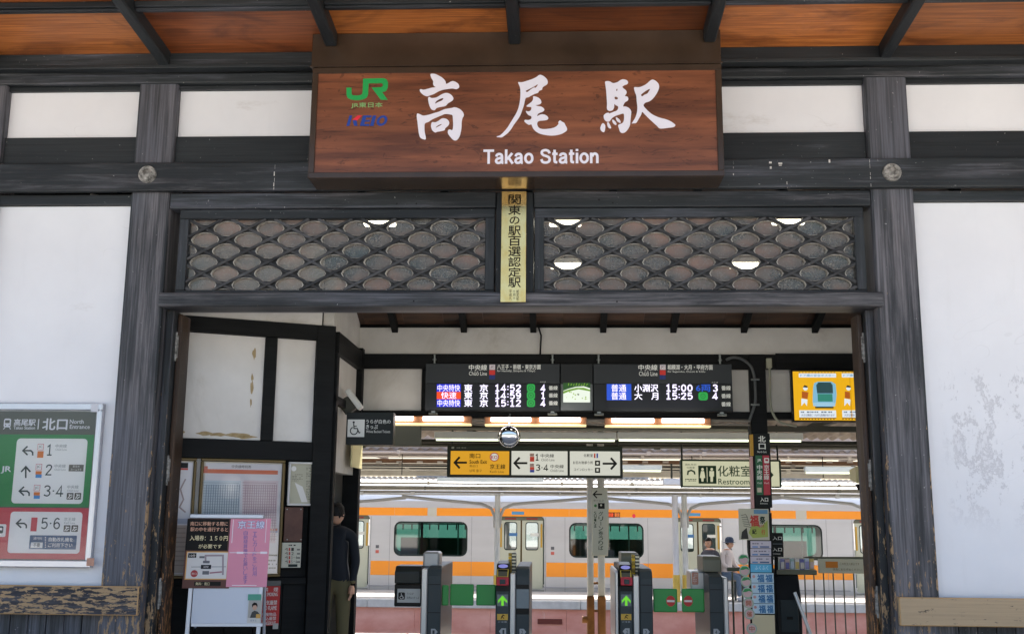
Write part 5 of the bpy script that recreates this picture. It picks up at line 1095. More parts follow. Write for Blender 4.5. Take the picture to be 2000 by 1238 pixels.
# second entrance plate, dark machine with leaflet tray, sloping handrail
o = thing('entrance_plate', tuple(W(1516, 1086, 2.42)), 'small black entrance plate with white characters beside the leaflet stand', 'sign')
pslab(FY(2.42), 1503, 1040, 1530, 1087, -.03, 0, dkp, 'plate', o); pr = Print(FY(2.42)); pr.text('入口', 1509, 1069, 1527, 1076, wv, 1, .02); pr.text('Entrance', 1509, 1079, 1524, 1082, wv, 1); pr.text('入口', 1509, 1047, 1527, 1054, wv, 1, .02); pr.rect(1506, 1061, 1528, 1062, lgrey, 1); pr.build('lettering', o)
b = B(); b.tube([W(1516, 1087, 2.44), W(1516, 1125, 2.44)], .02, BK); b.build('stem', o)
o = thing('ticket_machine', (W(1540, 1200, 2.35).x, 2.5, 0), 'black floor-standing machine with leaflet tray on top right of the leaflet stand', 'machine')
X0, X1, z0, z1 = PB(1516, 1122, 1566, 1238, 2.35); b = B(); b.prism([(2.35, 0), (2.35, z1-.25), (2.45, z1), (2.85, z1), (2.85, 0)], 'x', X0, X1, flat('#1a1d1e', .3)); b.build('cabinet', o, bevel=.015, segs=2)
box('panel', o, X0+.04, X1-.04, 2.335, 2.349, .42, .75, flat('#2c3436', .25), .005); box('slot', o, X0+.1, X1-.1, 2.33, 2.334, .55, .58, BK, .001)
X0, X1, z0, z1 = PB(1513, 1100, 1592, 1121, 2.5); box('tray', o, X0, X1, 2.42, 2.7, z0, z0+.05, flat('#5a5c4a', .5), .006)
lc = ['#b8b4a8', '#8a88b0', '#c0a8a0', '#9ab0a4', '#c8c4bc', '#6a6aa0', '#b0bcc4', '#c8b06a']
for i in range(8):
    X0, X1, z0, z1 = PB(1515+i*9.6, 1090+(i % 3), 1523.5+i*9.6, 1114, 2.45); l_ = thing('leaflet_bundle', (X0, 2.46, z0), ['grey', 'lilac', 'pinkish', 'green-grey', 'white', 'violet', 'pale blue', 'mustard'][i]+' leaflet bundle standing in the tray on the black machine', 'leaflet', 'leaflets in the tray')
    b = B(); b.box(X0, X1, 2.46+.01*(i % 2), 2.50, z0, z1, flat(lc[i])); b.build('pages', l_); box('cover', l_, X0+.004, X1-.004, 2.4575, 2.459, z0+.02, z1-.03, flat(lc[(i+3) % 8]), 0)
b = B(); b.tube([W(1552, 1156, 2.1), W(1586, 1245, 2.0), Vector((W(1603, 1290, 2.0).x, 2.0, 0))], .018, steel, 10); o = b.build('handrail', smooth=True); tag(o, 'steel handrail sloping down in front of the black machine', 'handrail')
# barrier fence on the right and short rail by the gate
iron = flat('#6a6c58', .45); YFn = 2.95
o = thing('barrier_fence', (W(1640, 1200, YFn).x, YFn, 0), 'low iron barrier with thin upright bars and a cream sign at right of the gates', 'fence')
b = B(); b.tube([W(1570, 1090, YFn), W(1600, 1090, YFn), W(1684, 1090, YFn), W(1692, 1092, YFn), W(1696, 1100, YFn), W(1698, 1125, YFn), Vector((W(1698, 1125, YFn).x, YFn, 0))], .02, iron, 10); b.build('top_rail', o, smooth=True)
for px in (1574, 1592, 1611, 1630, 1650, 1670): b = B(); p = W(px, 1180, YFn); b.tube([(p.x, YFn, 0), (p.x, YFn, gz(1091, YFn))], .0075, iron, 8); b.build('upright_bar', o)
pslab(FY(YFn-.02), 1598, 1091, 1690, 1119, -.005, .008, flat('#c9c5a9'), 'sign_plate', o); pr = Print(FY(YFn-.02), .009); pr.text('この先立入禁止です', 1640, 1098, 1678, 1103, flat('#6a5a2a'), 1); pr.text('係員におたずねください', 1626, 1109, 1682, 1114, flat('#6a5a2a'), 1); pr.rect(1612, 1096, 1636, 1108, flat('#d07c1e'), 1); pr.build('sign_print', o)
X0, X1 = W(1700, 1180, YFn-.1).x, W(1712, 1180, YFn-.1).x; box('end_post', o, X0, X1, YFn-.1, YFn+.02, 0, gz(1117, YFn), flat('#9a9a92', .35, metal=.5), .008)
o = thing('gate_side_rail', (W(1436, 1180, YFn).x, YFn, 0), 'short dark rail between the rightmost gate and the leaflet stand', 'fence')
b = B(); b.tube([W(1420, 1111, YFn), W(1462, 1111, YFn)], .022, iron, 10); b.build('top_rail', o)
for px in (1432, 1451): b = B(); p = W(px, 1180, YFn); b.tube([(p.x, YFn, 0), (p.x, YFn, gz(1112, YFn))], .011, iron, 8); b.build('upright_bar', o)

# ================================================================== NEAR CANOPY, SIGNS AND SIGNPOST
def corrugated(name, x0, x1, y0, y1, zf, m, per=.147, amp=.02, parent=None, th=.004):
    n = int((x1-x0)/per*8); v = []; 
    for k in range(n+1):
        x = x0+(x1-x0)*k/n; h = amp*math.sin(2*math.pi*x/per); v += [(x, y0, zf(y0)+h), (x, y1, zf(y1)+h)]
    return obj(name, mesh(name, v, [(2*k, 2*k+2, 2*k+3, 2*k+1) for k in range(n)], True), parent, m)
rusty = noisy('old_corrugated_sheet', (.20, .165, .13), (.42, .37, .32), (1.5, 1.5, 1.5), .7, 6, .1, rnd=True)
dkst = flat('#3a3a32', .5); cream = noisy('cream_paint', (.50, .46, .37), (.66, .62, .52), (3, 3, 3), .6, 5, .08)
zc_ = lambda y: 2.78-.045*(y-3)
o1 = thing('near_canopy', (0, 5.2, 0), 'corrugated platform canopy just behind the hall with steel purlins', 'canopy')
for i in range(10): corrugated('roof_sheet', -8+i*1.8, -6.19+i*1.8, 3.0, 6.25, lambda y, i=i: zc_(y)+.05+.003*(i % 2), rusty, parent=o1)
for y0_, y1_, Y, m in ((833, 841, 3.5, dkst), (862, 866, 4.6, dkst), (868, 872, 5.6, dkst)):
    z0, z1 = W(1190, y1_, Y).z, W(1190, y0_, Y).z; box('purlin', o1, -8, 10, Y, Y+.07, z0, z1+.02, m, .006)
for i in range(7): x = -5.6+i*2.2; b = B(); b.box(x, x+.07, 3.0, 6.2, zc_(3)-.11, zc_(3)-.03, dkst); b.build('rafter', o1, bevel=.006)
b = B(); b.tube([W(820, 836, 3.3), W(1460, 840, 3.3)], .014, flat('#7a7a6a'), 8); b.build('conduit', o1)
bk = PB(740, 832, 822, 870, 3.2); box('bracket_plate', o1, bk[0], bk[1], 3.2, 3.26, bk[2], bk[3], flat('#4a4e46', .5), .006)
trough = flat('#dfe2d8', .4); lit = emis('#f4ffd8', 2.0)
def trough_lamp(x0, x1, y0, y1, Y, lab, litm=lit, grp='long platform lamps'):
    X0, X1, z0, z1 = PB(x0, y0, x1, y1, Y); o = thing('platform_lamp', ((X0+X1)/2, Y, z0), lab, 'lamp', grp)
    h = z1-z0; b = B(); b.prism([(Y, z0+h*.25), (Y, z1), (Y+.14, z1), (Y+.14, z0+h*.25)], 'x', X0, X1, trough); b.build('housing', o, bevel=.006)
    b = B(); b.tube([(X0+.02, Y+.05, z0+h*.12), (X1-.02, Y+.05, z0+h*.12)], h*.11, litm, 8); b.build('tube', o)
trough_lamp(848, 1204, 843, 861, 4.0, 'long white trough lamp behind the round mirror'); trough_lamp(1206, 1569, 844, 862, 4.0, 'long white trough lamp crossing behind the black post')
# hanging direction sign
YH = 4.2; HF = FY(YH); u0, v0, u1, v1 = HF.pbox(873, 870, 1216, 932)
o = thing('direction_sign', ((u0+u1)/2, YH, v0), 'hanging lit direction sign with one yellow and two white panels and black arrows', 'sign'); frm = flat('#232a22', .4)
slab(HF, u0, v0, u1, v1, -.16, -.004, frm, 'case', o, .006)
pr = Print(HF, 0); YE, WE = emis('#e2a41a', .8), emis('#d9d9cc', .8); ik = flat('#171712', .5)
pr.rect(880, 880.5, 994.5, 926.5, YE, 0); pr.rect(999, 880.5, 1108.5, 927.5, WE, 0); pr.rect(1113, 881, 1211, 928, WE, 0); pr.build('lit_panel', o)
pr = Print(HF, .002); 
def arr(x0, x1, y, hh, wt, d): pr.line([(x0, y), (x1, y)], wt, ik, 1); xt, s = (x0, 1) if d < 0 else (x1, -1); pr.line([(xt+s*hh, y-hh), (xt+s*1, y), (xt+s*hh, y+hh)], wt, ik, 1.5)
arr(887, 912, 903, 11, 4, -1); pr.text('南口', 917, 885, 938, 894.5, ik, 1, .012); pr.text('South Exit', 917, 898, 951, 905, ik, 1, .02); pr.text('南出口', 917, 907, 933, 912, ik, 1); pr.text('남쪽 출구', 917, 916, 941, 921.5, ik, 1)
pr.disc(965.5, 892, 9, flat('#b02a3a', emit=.3), 1, 8.6); pr.disc(965.5, 892, 7.4, WE, 1.8, 7.0); pr.text('KO', 959.5, 889, 971.5, 896, flat('#b02a3a', emit=.3), 2.6, .03); pr.text('京王線', 957, 906, 987, 915.5, ik, 1, .015); pr.text('Keiō Line', 957, 918, 984, 923, ik, 1)
pr.build('yellow_panel_lettering', o); pr = Print(HF, .002); arr(1004, 1030, 904, 11, 4, -1); red_e, blu_e = flat('#c23a28', emit=.3), flat('#2a3f9a', emit=.3)
pr.rect(1035, 885, 1043, 891, flat('#c9a49c'), 1); pr.rect(1035, 891.5, 1043.5, 901, red_e, 1); digits(pr, '1', 1045, 886, 1053, 899, ik, 1, .16); pr.text('中央線', 1056, 886, 1082, 893, ik, 1, .01); pr.text('Chūō Line', 1057, 895, 1083, 900, ik, 1)
pr.rect(1035, 905, 1043, 911, flat('#c9a49c'), 1); pr.rect(1035, 911.5, 1043.5, 917, red_e, 1); pr.rect(1035, 917.2, 1043.5, 922, blu_e, 1); digits(pr, '3.4', 1046, 906.5, 1071, 919, ik, 1, .16); pr.text('中央線', 1075, 907, 1101, 914, ik, 1, .01); pr.text('Chūō Line', 1075, 916, 1101, 921, ik, 1)
pr.build('platform_lettering', o); pr = Print(HF, .002); arr(1177, 1204, 905, 11, 4, 1); pr.text('化粧室', 1140, 886, 1158, 892, ik, 1, .01); pr.rect(1160, 885, 1163, 894, red_e, 1); pr.rect(1165, 885, 1168, 894, blu_e, 1); pr.text('お忘れ物承り所', 1119, 900, 1158, 906, ik, 1, .01); pr.rect(1162, 899, 1172, 909, ik, 1); pr.disc(1167, 904, 2.4, WE, 2); pr.text('コインロッカー', 1121, 914, 1158, 919.5, ik, 1, .01); pr.rect(1162, 913, 1172, 923, ik, 1); pr.rect(1165, 915, 1169, 920, WE, 2)
pr.build('facility_lettering', o); pr = Print(HF, .002); pr.rect(882, 872, 887, 876, flat('#8a8c84'), 1); pr.scribble(889, 872.5, 912, 875.5, 1, flat('#6a6c64'), 1, .7); pr.build('maker_mark', o)
for px in (882, 1207): p = HF.hit(px, 870); b = B(); b.tube([(p[0], YH+.08, p[1]-.01), (p[0], YH+.08, p[1]+.28)], .012, frm); b.build('hanger', o)
# restroom sign
YR = 4.7; RF = FY(YR); u0, v0, u1, v1 = RF.pbox(1330, 897, 1526, 952); o = thing('restroom_sign', ((u0+u1)/2, YR, v0), 'cream lit restroom sign with dark green border behind the black post', 'sign')
slab(RF, u0, v0, u1, v1, -.14, -.004, flat('#203424', .4), 'case', o, .006); CE = emis('#cfcfae', .8); pr = Print(RF, 0); pr.rect(1333.5, 900.5, 1522, 949, CE, 0); pr.build('lit_panel', o)
pr = Print(RF, .002); gk2 = flat('#24402a', .5); pr.rect(1364, 909, 1399, 944, gk2, 1)
for cx, wom in ((1372, 1), (1390, 0)):
    pr.disc(cx, 916, 2.6, CE, 2)
    if wom: pr.poly([(cx-3, 919.5), (cx+3, 919.5), (cx+5.5, 933), (cx+2.5, 933), (cx+2, 940), (cx-2, 940), (cx-2.5, 933), (cx-5.5, 933)], CE, 2)
    else: pr.poly([(cx-4.5, 919.5), (cx+4.5, 919.5), (cx+4.5, 930), (cx+2.6, 930), (cx+2.4, 940.5), (cx-2.4, 940.5), (cx-2.6, 930), (cx-4.5, 930)], CE, 2)
pr.rect(1380.3, 912, 1381.6, 941, CE, 2); pr.build('pictogram', o); pr = Print(RF, .002)
pr.text('化粧室', 1402, 909, 1467, 930, gk2, 1, .012); pr.text('Restrooms', 1403, 934.5, 1470, 945.5, gk2, 1, .008); pr.text('改札外の', 1338, 905, 1360, 909, gk2, 1, .01); pr.text('化粧室', 1341, 911, 1357, 914.5, gk2, 1, .01); pr.build('lettering', o); pr = Print(RF, .002); pr.line([(1343, 927), (1344, 920), (1350, 918), (1356, 921), (1357, 926)], 3, gk2, 1); pr.scribble(1338, 934, 1360, 940, 2, gk2, 1, .5, 9)
pr.build('phone_mark', o); pr = Print(RF, .002); pr.poly([(1503, 918), (1511, 927), (1503, 936)], gk2, 1); pr.rect(1497, 924, 1504, 930, gk2, 1.4); pr.build('arrow_mark', o)
for px in (1333, 1521): p = RF.hit(px, 897); b = B(); b.tube([(p[0], YR+.07, p[1]-.01), (p[0], YR+.07, p[1]+.45)], .012, frm); b.build('hanger', o)
# paired signpost on the near platform
YP = 5.2; o = thing('platform_pillar', (W(1163, 1200, YP).x, YP, 0), 'paired steel platform post with rusty brown feet and a tall white sign', 'pillar')
pw = noisy('worn_white_paint', (.55, .55, .50), (.74, .73, .69), (5, 5, 3), .6, 6, .1); rust = noisy('rust_brown_paint', (.16, .065, .015), (.30, .13, .035), (6, 6, 6), .7, 5, .15)
for a, b_ in ((1147, 1159), (1168, 1181)):
    X0, X1 = W(a, 1080, YP).x, W(b_, 1080, YP).x; z1 = W(1163, 1163, YP).z; box('foot', o, X0-.008, X1+.008, YP-.06, YP+.09, 0, z1, rust, .012); box('post', o, X0, X1, YP-.05, YP+.08, z1+.001, 2.75, pw, .01)
X0, X1, z0, z1 = PB(1137, 1202, 1150, 1216, YP); b = B(); b.tube([(X0, YP-.02, (z0+z1)/2), (X1, YP-.02, (z0+z1)/2)], .045, rust, 12); b.build('pipe_stub', o)
for z in (.35, .7): box('brace', o, W(1159, 1080, YP).x+.001, W(1168, 1080, YP).x-.001, YP, YP+.03, z, z+.03, rust, .003)
X0, X1, z0, z1 = PB(1156, 951, 1187, 1085, YP-.1); box('sign_board', o, X0, X1, YP-.1, YP-.07, z0, z1, flat('#b6b8aa', .4, g=1.1), .006)
pr = Print(FY(YP-.1)); pr.line([(1160, 965), (1176, 965)], 2.4, ik, 1); pr.line([(1166, 958), (1159, 965), (1166, 972)], 2.4, ik, 1.5); pr.text('ホーム上', 1159, 975, 1180, 979, ik, 1); pr.disc(1163, 987, 2.8, flat('#3a7a3a'), 1); pr.rect(1168, 982, 1181, 993, ik, 1); pr.disc(1174, 986, 2, flat('#c8c8bc'), 2); pr.vtext('グリーン券うりば', 1169, 998, 1178, 1074, gk2, 1, .01); pr.vtext('Suica', 1160, 998, 1165, 1030, gk2, 1); pr.build('lettering', o)
X0, X1, z0, z1 = PB(1180, 975, 1189, 1068, YP-.05); box('side_sign', o, X0, X1, YP-.06, YP-.04, z0, z1, flat('#a8a896'), .004)
sp_ = PB(1672, 910, 1698, 944, 4.4); o = thing('loudspeaker', ((sp_[0]+sp_[1])/2, 4.4, sp_[2]), 'cream box loudspeaker under the canopy at far right', 'loudspeaker')
b = B(); b.prism([(4.4, sp_[2]), (4.4, sp_[3]), (4.7, sp_[3]-.03), (4.7, sp_[2]+.06)], 'x', sp_[0], sp_[1], flat('#b9b48a', .5)); b.build('box', o, bevel=.008); b = B(); b.tube([((sp_[0]+sp_[1])/2, 4.55, sp_[3]-.02), ((sp_[0]+sp_[1])/2, 4.55, 2.7)], .015, dkst); b.build('bracket', o)
b = B(); b.prism([(4.5, sp_[2]-.08), (4.5, sp_[2]-.001), (4.62, sp_[2]-.001)], 'x', sp_[0]+.04, sp_[1]-.04, BK); b.build('swivel', o)

frp, _t, _b = new_mat('translucent_roof_sheet'); _q = NT(_t); _t.nodes.remove(_b)
_c = _q.ramp(_q.noise(_q.coord((1.5, 1.5, 1.5)), 1.0, 6, .7), [(.35, (.60, .60, .58)), (.7, (.86, .87, .88))]); _d = _q.n('BsdfDiffuse'); _tl = _q.n('BsdfTranslucent'); _m = _q.n('MixShader'); _m.inputs[0].default_value = .6
_q.l(_c, _d.inputs[0]); _q.l(_c, _tl.inputs[0]); _q.l(_d.outputs[0], _m.inputs[1]); _q.l(_tl.outputs[0], _m.inputs[2]); _q.l(_m.outputs[0], _t.nodes['Material Output'].inputs[0])
# ================================================================== FAR CANOPY
o2 = thing('far_canopy', (0, 14, P2Z), 'far platform canopy of cream beams and slim pillars with curved brackets', 'canopy')
pinkish = noisy('weathered_soffit', (.36, .29, .25), (.55, .47, .42), (2, 2, 2), .8, 6, .1); brownb = flat('#7c5a40', .7)
for y0_, y1_, Y, d, m, n in ((889, 895, 12.6, .10, pinkish, 'purlin'), (898, 906, 12.8, .12, brownb, 'purlin'), (907, 913.5, 13.0, .1, flat('#2c2c28', .6), 'purlin'), (914.5, 919, 13.3, .08, flat('#8f8b80', .6), 'purlin'), (921, 931, 13.6, .12, cream, 'beam'), (951, 959.5, 14.0, .12, cream, 'beam'), (960.5, 965, 14.05, .1, flat('#9a948a', .6), 'beam')):
    z0, z1 = W(1190, y1_, Y).z, W(1190, y0_, Y).z; box(n, o2, -14, 16, Y, Y+d, z0, z1, m, .008)
for i in range(17): corrugated('roof_sheet', -14+i*1.8, -12.19+i*1.8, 12.2, 15.2, lambda y, i=i: W(1190, 879, 12.2).z+.02*(y-12.2)+.004*(i % 2), rusty, .2, .03, o2)
for i in range(26):
    p = W(700+i*40, 902, 12.79); b = B(); b.box(p.x-.06, p.x+.06, 12.775, 12.799, p.z-.02, p.z+.02, flat('#c8beb0')); b.build('clip', o2)
for i in range(12):
    x = -9+i*1.7; b = B(); b.box(x, x+.06, 12.4, 15, W(1190, 890, 12.6).z+.002, W(1190, 884, 12.6).z, pinkish); b.build('rafter', o2)
z0, z1 = W(1190, 889, 12.3).z, W(1190, 852, 12.3).z; box('fascia', o2, -14, 16, 12.25, 12.3, z0, z1, pinkish, .006)
for i in range(17): corrugated('soffit_sheet', -14+i*1.8, -12.19+i*1.8, 14.3, 15.9, lambda y, i=i: W(1190, 934, 14.3).z-.06*(y-14.3)+.004*(i % 2), frp, .12, .015, o2)
yel = noisy('yellow_paint', (.60, .40, .06), (.75, .54, .12), (5, 5, 5), .6, 4, .1)
def pillar2(px, double):
    Y = 14.0; x = W(px, 1060, Y).x; rb = .06; zt = W(px, 966, Y).z; zy = W(px, 1122, Y).z
    b = B(); b.tube([(x, Y, zy), (x, Y, zt)], rb, pw, 14); b.build('pillar', o2, smooth=True); b = B(); b.tube([(x, Y, P2Z), (x, Y, zy-.001)], rb+.012, yel, 14); b.build('pillar_foot', o2, smooth=True)
    if double: b = B(); b.tube([(x-.2, Y, zy), (x-.2, Y, zt)], .065, flat('#d8d8dc', .4), 14); b.build('drain_pipe', o2, smooth=True); b = B(); b.tube([(x-.2, Y, P2Z), (x-.2, Y, zy-.001)], .075, yel, 14); b.build('pillar_foot', o2, smooth=True)
    gm = flat('#a8a6a0', .5)
    for s in (-1, 1):
        pts = [(x+s*.055, Y, W(px, 1030, Y).z), (x+s*.06, Y, W(px, 1008, Y).z), (x+s*.14, Y, W(px, 992, Y).z), (x+s*.34, Y, W(px, 984, Y).z), (x+s*.8, Y, W(px, 980, Y).z), (x+s*1.4, Y, W(px, 976, Y).z), (x+s*2.08, Y, W(px, 970, Y).z)]
        b = B(); b.tube([Vector(p) for p in pts], .034, gm, 10); b.build('bracket', o2, smooth=True)
for px, d in ((971, 0), (1338, 1), (1700, 0), (604, 0), (2066, 0)): pillar2(px, d)
trough_lamp(853, 1061, 932.5, 943, 12.4, 'bright white lamp strip under the hanging direction sign', emis('#ffffff', 3.0), 'lamps of the far canopy'); trough_lamp(1573, 1672, 911, 925, 12.2, 'white trough lamp beside the cream loudspeaker', lit, 'lamps of the far canopy'); trough_lamp(1216, 1293, 908, 921, 12.2, 'white trough lamp between the direction sign and restroom sign', lit, 'lamps of the far canopy')
lb = PB(1296, 934, 1330, 946, 12.3); o = thing('signal_box', ((lb[0]+lb[1])/2, 12.3, lb[2]), 'small white box hanging from the far canopy left of the restroom sign', 'box'); box('body', o, lb[0], lb[1], 12.3, 12.5, lb[2], lb[3], flat('#dcdee4', .4), .01); b = B(); b.tube([((lb[0]+lb[1])/2, 12.4, lb[3]), ((lb[0]+lb[1])/2, 12.4, lb[3]+.3)], .02, dkst); b.build('hanger', o)

rgc = random.Random(11)
for y_, Y, r_, c_ in ((873, 6.0, .012, '#5a5a4c'), (885.5, 12.15, .02, '#cbbcae'), (893, 12.5, .018, '#e0d8cc'), (909, 12.7, .016, '#8a8072'), (919.5, 13.2, .018, '#d8d2c2'), (946, 13.9, .02, '#c8c2b0'), (956, 13.9, .014, '#7a766a'), (967, 14.0, .02, '#d8d6d0')):
    b = B(); xs_ = [-13+i*1.4 for i in range(21)]; b.tube([(x, Y, W(1190, y_, Y).z+rgc.uniform(-.006, .006)) for x in xs_], r_, flat(c_, .5), 8); b.build('conduit', o2 if Y > 8 else o1, smooth=True)
    for i in range(12): x = -9+i*1.5+rgc.uniform(-.3, .3); z = W(1190, y_, Y).z; b = B(); b.box(x, x+rgc.uniform(.03, .09), Y-.03, Y+.03, z-.03, z+.045, flat(c_, .5)); b.build('conduit_clip', o2 if Y > 8 else o1)
for i in range(10):
    x = -6+i*1.45+rgc.uniform(-.3, .3); Y = 12.45; b = B(); b.tube([(x, Y, W(1190, 882, Y).z), (x, Y, W(1190, rgc.choice((912, 930, 948)), Y).z)], .009, dkst, 6); b.build('drop_rod', o2)
# ================================================================== TRAIN
TYY = P2F+.12; TF = FY(TYY)
tr = thing('train', (1.5, TYY+1.4, -1.1), 'silver commuter train with orange bands standing at the far platform', 'train')
silver = noisy('brushed_steel_side', (.46, .455, .465), (.53, .525, .535), (.4, 3, 1.5), .38, 4, .02); silver.node_tree.nodes['Principled BSDF'].inputs['Metallic'].default_value = .25
xu = lambda px: TF.hit(px, 1050)[0]; zv = lambda y: TF.hit(1190, y)[1]
per = xu(1117+347)-xu(1117); xd0 = xu(972); 
Z0, Z1 = -.95, zv(981)
wz0, wz1 = zv(1089), zv(1021); dz0, dz1 = zv(1152), zv(1009)
win = (xu(769.5), xu(913)); door = (xu(973), xu(1063))
KS = range(-3, 4)
def rr(u0, v0, u1, v1, r, n=5):
    p = []
    for cx, cy, a in ((u1-r, v1-r, 0), (u0+r, v1-r, 90), (u0+r, v0+r, 180), (u1-r, v0+r, 270)):
        for k in range(n): t = R(a+k*90/(n-1)); p.append((cx+r*math.cos(t), cy+r*math.sin(t)))
    return p
XA, XB = win[0]-3.2*per, win[1]+3.8*per
loops = [[(XA, Z0), (XB, Z0), (XB, Z1), (XA, Z1)]]
for k in KS: loops.append(rr(win[0]+k*per, wz0, win[1]+k*per, wz1, .16)); loops.append(rr(door[0]+k*per, dz0, door[1]+k*per, dz1, .1))
v, f = fill2d(loops); b = B(); b.add([(u, TYY, q_) for u, q_ in v], f, silver); body = b.build('body_side', tr)
v, f = fill2d([loops[0]]+[rr(win[0]+k*per-.35, wz0, win[1]+k*per+.5, wz1, .16) for k in KS]+[rr(door[0]+k*per+.15, dz0+.9, door[1]+k*per-.15, dz1-.1, .1) for k in KS]); b = B(); b.add([(u, TYY+2.75, q_) for u, q_ in v], f, flat('#a8b4b0', .5)); b.build('far_side', tr)
prof = [(TYY, Z1)]+[(TYY+.05+1.35*(1-math.cos(R(a))) if a else TYY, Z1+.62*math.sin(R(a))) for a in range(15, 91, 15)]; prof = prof+[(2*(TYY+1.4)-y-.05, z) for y, z in prof[::-1]]
b = B(); n = len(prof); vv = [(XA, y, z) for y, z in prof]+[(XB, y, z) for y, z in prof]; b.add(vv, [(i, i+1, n+i+1, n+i) for i in range(n-1)], flat('#c3c9d2', .35)); b.build('roof', tr, smooth=True)
for k in KS: x = win[0]+k*per+.4; box('roof_unit', tr, x, x+1.6, TYY+.7, TYY+2.1, Z1+.6, Z1+.82, flat('#a8acb0', .5), .03)
box('floor', tr, XA, XB, TYY+.03, TYY+2.72, zv(1152)-.12, zv(1152)-.03, flat('#4a4f52'), 0); box('underframe', tr, XA, XB, TYY+.25, TYY+2.5, -1.2, Z0+.02, flat('#3a3c3e'), .02)
box('inner_ceiling', tr, XA, XB, TYY+.04, TYY+2.71, Z1-.06, Z1-.03, flat('#aab8b4'), 0)
tg = glass('green_tinted_glass', (.055, .215, .17), 1.0, .03, .07); dgl = glass('door_glass', (.55, .68, .68), 1.0, .03, .14); seal = flat('#1d2a28', .5); doorm = flat('#b3b5a4', .4, metal=.2); ystr = flat('#b08a2c', .5); orange = flat('#f0921e', .4)
def mk_window():
    wn = B(); a = rr(win[0], wz0, win[1], wz1, .16); c = rr(win[0]+.035, wz0+.035, win[1]-.035, wz1-.035, .13); n = len(a)
    wn.add([(u, TYY-.006, q_) for u, q_ in a]+[(u, TYY+.01, q_) for u, q_ in c], [(i, (i+1) % n, n+(i+1) % n, n+i) for i in range(n)], seal); w_ = wn.build('window', tr)
    b = B(); b.add([(u, TYY+.008, q_) for u, q_ in rr(win[0]+.01, wz0+.01, win[1]-.01, wz1-.01, .15)], [tuple(range(20))], tg); b.build('pane', w_)
    xm = win[0]+(win[1]-win[0])*.36; box('mullion', w_, xm, xm+.06, TYY+.012, TYY+.05, wz0, wz1, seal, 0)
    return w_
def mk_door():
    d = None; xm = (door[0]+door[1])/2; zt, zb = dz1-.10, dz0
    b = B(); b.box(door[0], door[1], TYY+.03, TYY+.07, zt, dz1, flat('#5a5c4c', .4)); d = b.build('door', tr)
    for s in (0, 1):
        a, c = (door[0]+.03, xm-.02) if s == 0 else (xm+.02, door[1]-.03)
        wa, wb, wc, wd = a+.13, zv(1074), c-.10, zv(1022); 
        if s: wa, wc = a+.10, c-.13
        v, f = fill2d([[(a, zb), (c, zb), (c, zt), (a, zt)], rr(wa, wb, wc, wd, .05)]); q_ = B(); q_.add([(u, TYY+.04, z) for u, z in v], f, doorm); q_.build('leaf', d)
        o_, i_ = rr(wa-.02, wb-.02, wc+.02, wd+.02, .06), rr(wa, wb, wc, wd, .05); q_ = B(); q_.add([(u, TYY+.036, z) for u, z in o_]+[(u, TYY+.036, z) for u, z in i_], [(i, (i+1) % 20, 20+(i+1) % 20, 20+i) for i in range(20)], seal); q_.build('window_seal', d)
        q_ = B(); q_.add([(u, TYY+.045, z) for u, z in i_], [tuple(range(20))], dgl); q_.build('pane', d)
        box('label', d, wa+.1, wa+.3, TYY+.0345, TYY+.0355, zv(1048), zv(1042), flat('#3a6a9c' if s == 0 else '#c9c9c2'), 0)
        xs_ = a+.015 if s == 0 else c-.06; box('yellow_strip', d, xs_, xs_+.045, TYY+.0355, TYY+.039, zv(1070), zv(1024), ystr, 0)
        box('door_light', d, wa, wc, TYY+.024, TYY+.029, zt+.02, zt+.06, flat('#7a2a22'), 0)
    box('edge_seal', d, xm-.019, xm+.019, TYY+.035, TYY+.045, zb, zt, flat('#4a3a16'), 0)
    return d
W0, D0 = mk_window(), mk_door()
def dup(o, dx, parent):
    c = o.copy(); COL.objects.link(c); c.parent = parent; c.location = o.location+Vector((dx, 0, 0))
    for g in list(o.children): h = g.copy(); COL.objects.link(h); h.parent = c
for k in KS:
    if k: dup(W0, k*per, tr); dup(D0, k*per, tr)
    a, c = door[1]+.05+(k-1)*per, door[0]-.05+k*per
    box('orange_band', tr, a, c, TYY-.004, TYY-.0005, zv(1127), zv(1099), orange, 0)
    box('upper_orange_band', tr, win[0]+k*per, win[0]+(k+1)*per-.004, TYY-.004, TYY-.0005, zv(1009.5), zv(994), orange, 0)
    box('number_plate', tr, door[0]+.32+k*per, door[0]+.62+k*per, TYY-.009, TYY-.0045, zv(1006), zv(1000), flat('#4a8ab0'), 0)
    # inside: bench backs, straps rail, poles
    sx0, sx1 = win[0]+k*per-.2, win[1]+k*per+.2
    bk_ = B(); bk_.box(sx0, sx1, TYY+2.5, TYY+2.66, dz0, wz0+.38, flat('#2a6a4e')); bk_.box(sx0, sx1, TYY+2.2, TYY+2.5, dz0, dz0+.45, flat('#2f5f4c')); bk_.build('far_bench', tr)
    b = B(); b.tube([(sx0-.5, TYY+.55, wz1-.06), (sx1+.5, TYY+.55, wz1-.06)], .016, steel, 8); b.build('strap_rail', tr)
    for i in range(9): x = sx0+.1+i*.22; b = B(); b.box(x, x+.03, TYY+.54, TYY+.56, wz1-.2, wz1-.07, blackp); b.build('strap', tr)
    for x in (sx0+.7, sx1-.5): b = B(); b.tube([(x, TYY+.8, dz0), (x, TYY+.8, Z1-.07)], .018, steel, 8); b.build('pole', tr)
for pa, pb_ in ((834, 852), (1556, 1577)): box('destination_display', tr, xu(pa), xu(pb_), TYY-.008, TYY-.0045, zv(1010), zv(993.5), flat('#b8b4a6'), 0)
seam = flat('#77777c', .6)
